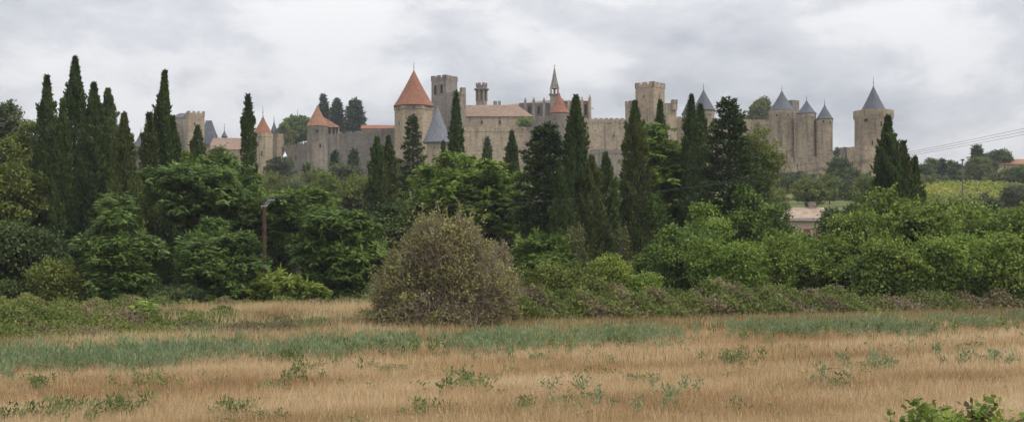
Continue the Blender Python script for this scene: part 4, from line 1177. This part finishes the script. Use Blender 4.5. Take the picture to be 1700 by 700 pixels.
def blades(rng, x, y, hmin, hmax, wd, lean=.25, sink=.0):
    n = len(x); h = rng.uniform(hmin, hmax, n)
    a = rng.random(n) * 2 * pi
    b_ = np.stack([x, y, gz(x, y) + sink], 1)
    side = np.stack([np.cos(a), np.sin(a) * .5, np.zeros(n)], 1) * (wd * (y / 40) ** .6)[:, None] * .5
    tip = b_ + np.stack([rng.normal(size=n) * lean * h, rng.normal(size=n) * lean * h, h], 1)
    return np.stack([b_ - side, b_ + side, tip], 1)


rng = np.random.default_rng(31)
# straw stubble
x, y = scatter(rng, 620000, 25.5, 86)
v = vv(x, y); w_ = wob(x, y)
row = np.sin((x * .515 + y * -.857) * 2 * pi / .9 + .3 * np.sin(x * .4))   # sowing rows
pk = np.where(v + w_ < 55, 1.0, np.where(v + w_ < 62, .35, .7)) * (.62 + .38 * (row > -.2))
bare = np.sin(x * .45 + 1.7 * np.sin(y * .5)) + np.sin(y * 1.1 - x * .25) + np.sin(x * 1.3 + y * .7)
pk = pk * np.where(bare > 1.7, .3, 1.0)
k_ = rng.random(len(x)) < pk
x, y = x[k_], y[k_]; v = vv(x, y)
big = np.sin(v * .55 + .5 * np.sin(x * .13)) * .6 + np.sin(v * 1.31 + x * .07) * .4 + .5 * np.sin(x * .21 + y * .13) * np.sin(x * .09 - y * .19)
tn = .56 + .18 * big + rng.normal(size=len(x)) * .17
T = blades(rng, x, y, .12, .42, .022 * np.ones(len(x)), .28)
tag(polys('stubble_field', T, M['straw'], tn), 'golden straw stubble covering the foreground field', 'stubble', kind='stuff')
x, y = scatter(rng, 6500, 25.5, 66)
T = blades(rng, x, y, .32, .58, .022 * np.ones(len(x)), .35)
q2 = T[:, 2] - T[:, 0]; hd = leafq(T[:, 2] - q2 * .05, q2 + rng.normal(size=q2.shape) * .15, rndu(rng, len(T)), .08 * np.ones(len(T)), .022 * (y / 40) ** .6)
tag(polys('straw_stalks', np.concatenate([np.concatenate([T, T[:, 2:3]], 1), hd]), M['straw'], np.concatenate([.68 + rng.normal(size=len(T)) * .12, .55 + rng.normal(size=len(T)) * .15])), 'taller bent pale stalks with seed heads above the stubble', 'stubble', kind='stuff')
# rough dry grass behind the blue-green band
def dr(x, y):
    v = vv(x, y) + wob(x, y)
    lim = 92 - 10 * (1 - ss(-30, -12, x)) + 4 * ss(10, 25, x)
    return np.where(v > 60, 1.0, .04) * (y < lim)
x, y = scatter(rng, 250000, 44, 108, dr)
T = blades(rng, x, y, .2, .72, .034 * np.ones(len(x)), .24)
cl = np.sin(x * .3 + 1.0) + np.sin(x * .8 + y * .5) + np.sin(y * .6 - x * .2)
gold = ss(-26, -18, x) * (1 - ss(-7, 0, x))
tn = .42 + .08 * cl + .22 * gold + rng.normal(size=len(x)) * .17
tag(polys('rough_grass', T, [M['drygold'], M['weed']], tn, midx=((rng.random(len(x)) < .35 - .25 * gold + .12 * cl)).astype(int)), 'uneven dry and green rough grass beyond the stubble', 'grass', kind='stuff')
# blue green weed band
def plants(rng, x, y, h, nbl, spread, wd, name, mats, label, leafy=.0, tj=.15, wk=0):
    m = len(x); H = h * rng.uniform(.55, 1.25, m)
    xb = np.repeat(x, nbl) + rng.normal(size=m * nbl) * .06; yb = np.repeat(y, nbl) + rng.normal(size=m * nbl) * .06
    Hh = np.repeat(H, nbl); a = rng.random(m * nbl) * 2 * pi; e = rng.random(m * nbl) * spread
    q = len(xb); s = rng.random(q) ** .8
    st = np.stack([np.cos(a) * e, np.sin(a) * e, np.ones(q)], 1)
    c = np.stack([xb, yb, gz(xb, yb)], 1) + st * (Hh * s * .8)[:, None]
    d = st + rng.normal(size=(q, 3)) * (.25 + leafy)
    tint = .5 + np.repeat(rng.normal(size=m) * .15, nbl) + rng.normal(size=q) * tj
    return tag(polys(name, leafq(c, d, rndu(rng, q), Hh * rng.uniform(.2, .42, q) * (1 - leafy * .5), wd * (.6 + .8 * rng.random(q)) * (yb / 50) ** .5), mats, tint), label, 'weeds', kind='stuff')
def bd(x, y):
    v = vv(x, y) + .8 * wob(x, y)
    c = 58 - 1.0 * ss(-5, 30, x) * 0
    g_ = np.exp(-((v - c) / 4.4) ** 2)
    return g_ * np.clip(.5 + .35 * np.sin(x * .9 + 2) + .35 * np.sin(x * .37 + 1) + .3 * (x < -4), .06, 1)
x, y = scatter(rng, 34000, 38, 90, bd)
plants(rng, x, y, .62, 26, .42, .035, 'weed_band', M['bluegreen'], 'band of blue green feathery weeds crossing the field')
def bd2(x, y):
    v = vv(x, y)
    cl = np.sin(x * .7 + 1.2 * np.sin(y * .4)) + np.sin(y * .9 + x * .35 + 2) + np.sin(x * 1.9 - y * .8)
    near = ss(30, 60, v)
    return np.where(v < 56, np.clip((cl - 1.75) * (.5 + .5 * near), 0, 1) * .55 + .006, .02)
x, y = scatter(rng, 26000, 27, 70, bd2)
plants(rng, x, y, .34, 34, .9, .055, 'field_weeds', M['weed'], 'scattered green weeds growing through the stubble', leafy=.45)
# leafy weed clumps in the near left and right foreground
def clumps(cs, name, label, h, mat, npc=40, sp=.5):
    X_, Y_ = [], []
    for px, py, r in cs:
        Yd = CH * F / (py - HOR); xc = (px - 850) / F * Yd
        q_ = int(npc * .42); X_.append(xc + rng.normal(size=q_) * r * 1.5); Y_.append(Yd + rng.normal(size=q_) * r * 2.2)
    plants(rng, np.concatenate(X_), np.concatenate(Y_), h * 1.35, 34, sp, .06, name, M[mat], label, leafy=.4, wk=1)
clumps([(20, 700, .28), (165, 695, .5), (205, 690, .3), (120, 694, .3), (230, 650, .3), (65, 652, .15), (490, 640, .3), (470, 604, .3), (540, 618, .45), (740, 650, .35), (770, 645, .2), (1230, 606, .5), (1205, 608, .3),
        (380, 694, .2), (695, 697, .15), (870, 690, .15)], 'leafy_weeds', 'dark leafy weed clumps dotted over the stubble', .42, 'weed', 26)
clumps([(965, 690, .5), (1130, 690, .5), (955, 665, .4), (1145, 655, .4), (1420, 612, .3), (1480, 622, .2), (1620, 610, .4), (1690, 605, .4), (1380, 640, .3), (1560, 590, .3)], 'feathery_weeds', 'pale green feathery weeds rising above the stubble', .5, 'bluegreen', 14, .5)
clumps([(1240, 566, .6), (1340, 558, .7), (1430, 556, .6), (1510, 553, .7), (1600, 550, .7), (1660, 548, .7), (1030, 575, .6), (930, 588, .4), (700, 590, .6), (610, 590, .6)], 'weed_patch', 'dense dark blue green weed patches in the band', .6, 'weed', 26, .35)

# foreground bramble at bottom right
rng = np.random.default_rng(77)
t = thing('bramble_bush', (6.35, 13.6, G(6.6, 13.6)), 'leafy bramble bush poking into the bottom right corner', 'bush')
P0 = np.array([0, 0, 0]); cs, ds, ns, ts = [], [], [], []
b = MB()
topz = lambda x_: 2.27 - G(6.6, 13.6) + .10 * np.sin(x_ * 3.1 + .5) + .07 * np.sin(x_ * 7.3) + .05 * np.sin(x_ * 13)
for i in range(520):
    x0 = rng.uniform(-2.3, 1.9); y0 = rng.uniform(-.9, .9)
    edge = np.clip((x0 + 2.4) / .7, .55, 1)
    H = float(topz(x0)) * edge * rng.uniform(.7, 1.06) * (1.05 - .2 * abs(y0))
    a = rng.random() * 6.28; tip = np.array([x0 + cos(a) * .35, y0 + sin(a) * .35, H])
    pts = [np.array([x0 * .9, y0 * .8, -.1]), np.array([x0, y0, H * .7]), tip]
    b.tube(pts, [.008, .006, .003], 4)
    m = 56; s = rng.random(m) ** .6
    q = pts[0] * (1 - s)[:, None] ** 2 + 2 * pts[1] * (s * (1 - s))[:, None] + tip * (s ** 2)[:, None]
    cs.append(q + rng.normal(size=(m, 3)) * .05); ds.append(rng.normal(size=(m, 3)) * .8 + np.array([0, 0, -.1])); ns.append(rng.normal(size=(m, 3)) * .45 + np.array([0, -.2, 1.0])); ts.append(.45 + rng.normal() * .12 + rng.normal(size=m) * .15)
c = np.concatenate(cs); n = len(c)
polys('leaves', leafq(c, np.concatenate(ds), np.concatenate(ns), .085 * (.6 + .8 * rng.random(n)), .062 * (.6 + .8 * rng.random(n))), [M['hedge'], M['brownb']], np.concatenate(ts), t, midx=(rng.random(n) < .10).astype(int))
b.build('canes', M['twig'], t)

# ------------------------------------------------------------------ sky, sun, camera
SUN_EL, SUN_AZ = radians(46), radians(112)      # azimuth clockwise from +Y (north): from the right, behind the camera
w = bpy.data.worlds.new('World'); S.world = w; w.use_nodes = True
nt = w.node_tree
for n_ in list(nt.nodes):
    nt.nodes.remove(n_)
out = N(nt, 'ShaderNodeOutputWorld'); bg = N(nt, 'ShaderNodeBackground'); bg.inputs[1].default_value = .1
sky = N(nt, 'ShaderNodeTexSky', sky_type='NISHITA'); sky.sun_disc = False
sky.sun_elevation = SUN_EL; sky.sun_rotation = SUN_AZ
tc = N(nt, 'ShaderNodeTexCoord').outputs['Generated']
sp_ = N(nt, 'ShaderNodeSeparateXYZ'); nt.links.new(tc, sp_.inputs[0])
zz = N(nt, 'ShaderNodeMath', operation='MAXIMUM'); nt.links.new(sp_.outputs[2], zz.inputs[0]); zz.inputs[1].default_value = 0
za_ = N(nt, 'ShaderNodeMath', operation='ADD'); nt.links.new(zz.outputs[0], za_.inputs[0]); za_.inputs[1].default_value = .11
dv = N(nt, 'ShaderNodeVectorMath', operation='DIVIDE'); nt.links.new(tc, dv.inputs[0])
cb = N(nt, 'ShaderNodeCombineXYZ')
for i in range(3):
    nt.links.new(za_.outputs[0], cb.inputs[i])
nt.links.new(cb.outputs[0], dv.inputs[1])
fl = mapping(nt, dv.outputs[0], (1, .62, .12))
n1 = noise(nt, mapping(nt, tc, (5.5, 5.5, 13), (0, .02, 0)), 1.0, 9, .56, .3)
n2 = noise(nt, mapping(nt, tc, (2.2, 2.2, 7)), 1.0, 3, .5)
n3 = noise(nt, mapping(nt, tc, (16, 16, 34), (0, 0, .4)), 1.0, 7, .62, .3)
mA = N(nt, 'ShaderNodeMath', operation='MULTIPLY_ADD'); nt.links.new(n2, mA.inputs[0]); mA.inputs[1].default_value = .6; nt.links.new(n1, mA.inputs[2])
mB = N(nt, 'ShaderNodeMath', operation='MULTIPLY_ADD'); nt.links.new(n3, mB.inputs[0]); mB.inputs[1].default_value = .34; nt.links.new(mA.outputs[0], mB.inputs[2])
mC = N(nt, 'ShaderNodeMapRange'); nt.links.new(mB.outputs[0], mC.inputs[0]); mC.inputs[1].default_value = .72; mC.inputs[2].default_value = 1.16
cl = ramp(nt, mC.outputs[0], [(.22, (3.85, 3.93, 4.25)), (.42, (4.65, 4.72, 4.98)), (.58, (5.2, 5.25, 5.45)), (.70, (5.95, 5.95, 6.1)), (.84, (6.4, 6.4, 6.45))])
# brightness range lives in the cloud colour itself (clouds give off the light here)
zf = N(nt, 'ShaderNodeMath', operation='MULTIPLY_ADD'); nt.links.new(zz.outputs[0], zf.inputs[0]); zf.inputs[1].default_value = 1.9; zf.inputs[2].default_value = .82
zc3 = N(nt, 'ShaderNodeCombineXYZ')
for i in range(3):
    nt.links.new(zf.outputs[0], zc3.inputs[i])
cl = mixc(nt, 1.0, cl, zc3.outputs[0], 'MULTIPLY')
cl.node.clamp_result = False
thin = ramp(nt, n2, [(.3, .86), (.7, .97)])
nt.links.new(mixc(nt, thin, sky.outputs[0], cl), bg.inputs[0]); nt.links.new(bg.outputs[0], out.inputs[0])

sun = bpy.data.lights.new('sun', 'SUN'); sun.energy = 1.5; sun.angle = radians(10); sun.color = (1, .95, .88)
so = bpy.data.objects.new('sun', sun); COL.objects.link(so)
dx, dy, dz = cos(SUN_EL) * sin(SUN_AZ), cos(SUN_EL) * cos(SUN_AZ), sin(SUN_EL)
from mathutils import Vector
so.rotation_euler = Vector((dx, dy, dz)).to_track_quat('Z', 'Y').to_euler(); so.location = (60, -40, 80)

cam = bpy.data.cameras.new('camera'); cam.sensor_width = 36; cam.lens = 36 * F / 1700; cam.shift_y = 80 / 1700
cam.clip_start = .1; cam.clip_end = 20000
co = bpy.data.objects.new('camera', cam); COL.objects.link(co); co.location = (0, 0, CH); co.rotation_euler = (pi / 2, 0, 0)
S.camera = co

# air
HZ = True
if HZ:
    b = MB(); b.box((-6500, -2500, -4), (6500, 9500, 130)); 
    m, nt, out = newmat('haze_air')
    pv = N(nt, 'ShaderNodeVolumePrincipled'); pv.inputs['Color'].default_value = (.86, .90, 1, 1); pv.inputs['Density'].default_value = .00016
    pv.inputs['Anisotropy'].default_value = .2
    nt.links.new(pv.outputs[0], out.inputs['Volume'])
    tag(b.build('haze', m), 'thin bluish haze in the air', 'haze', kind='stuff')

S.view_settings.view_transform = 'Standard'; S.view_settings.look = 'None'
S.view_settings.exposure = .36; S.view_settings.gamma = 1
S.cycles.max_bounces = 6; S.cycles.diffuse_bounces = 3; S.cycles.glossy_bounces = 1; S.cycles.transmission_bounces = 4
S.cycles.volume_bounces = 0; S.cycles.transparent_max_bounces = 4
S.cycles.use_denoising = True
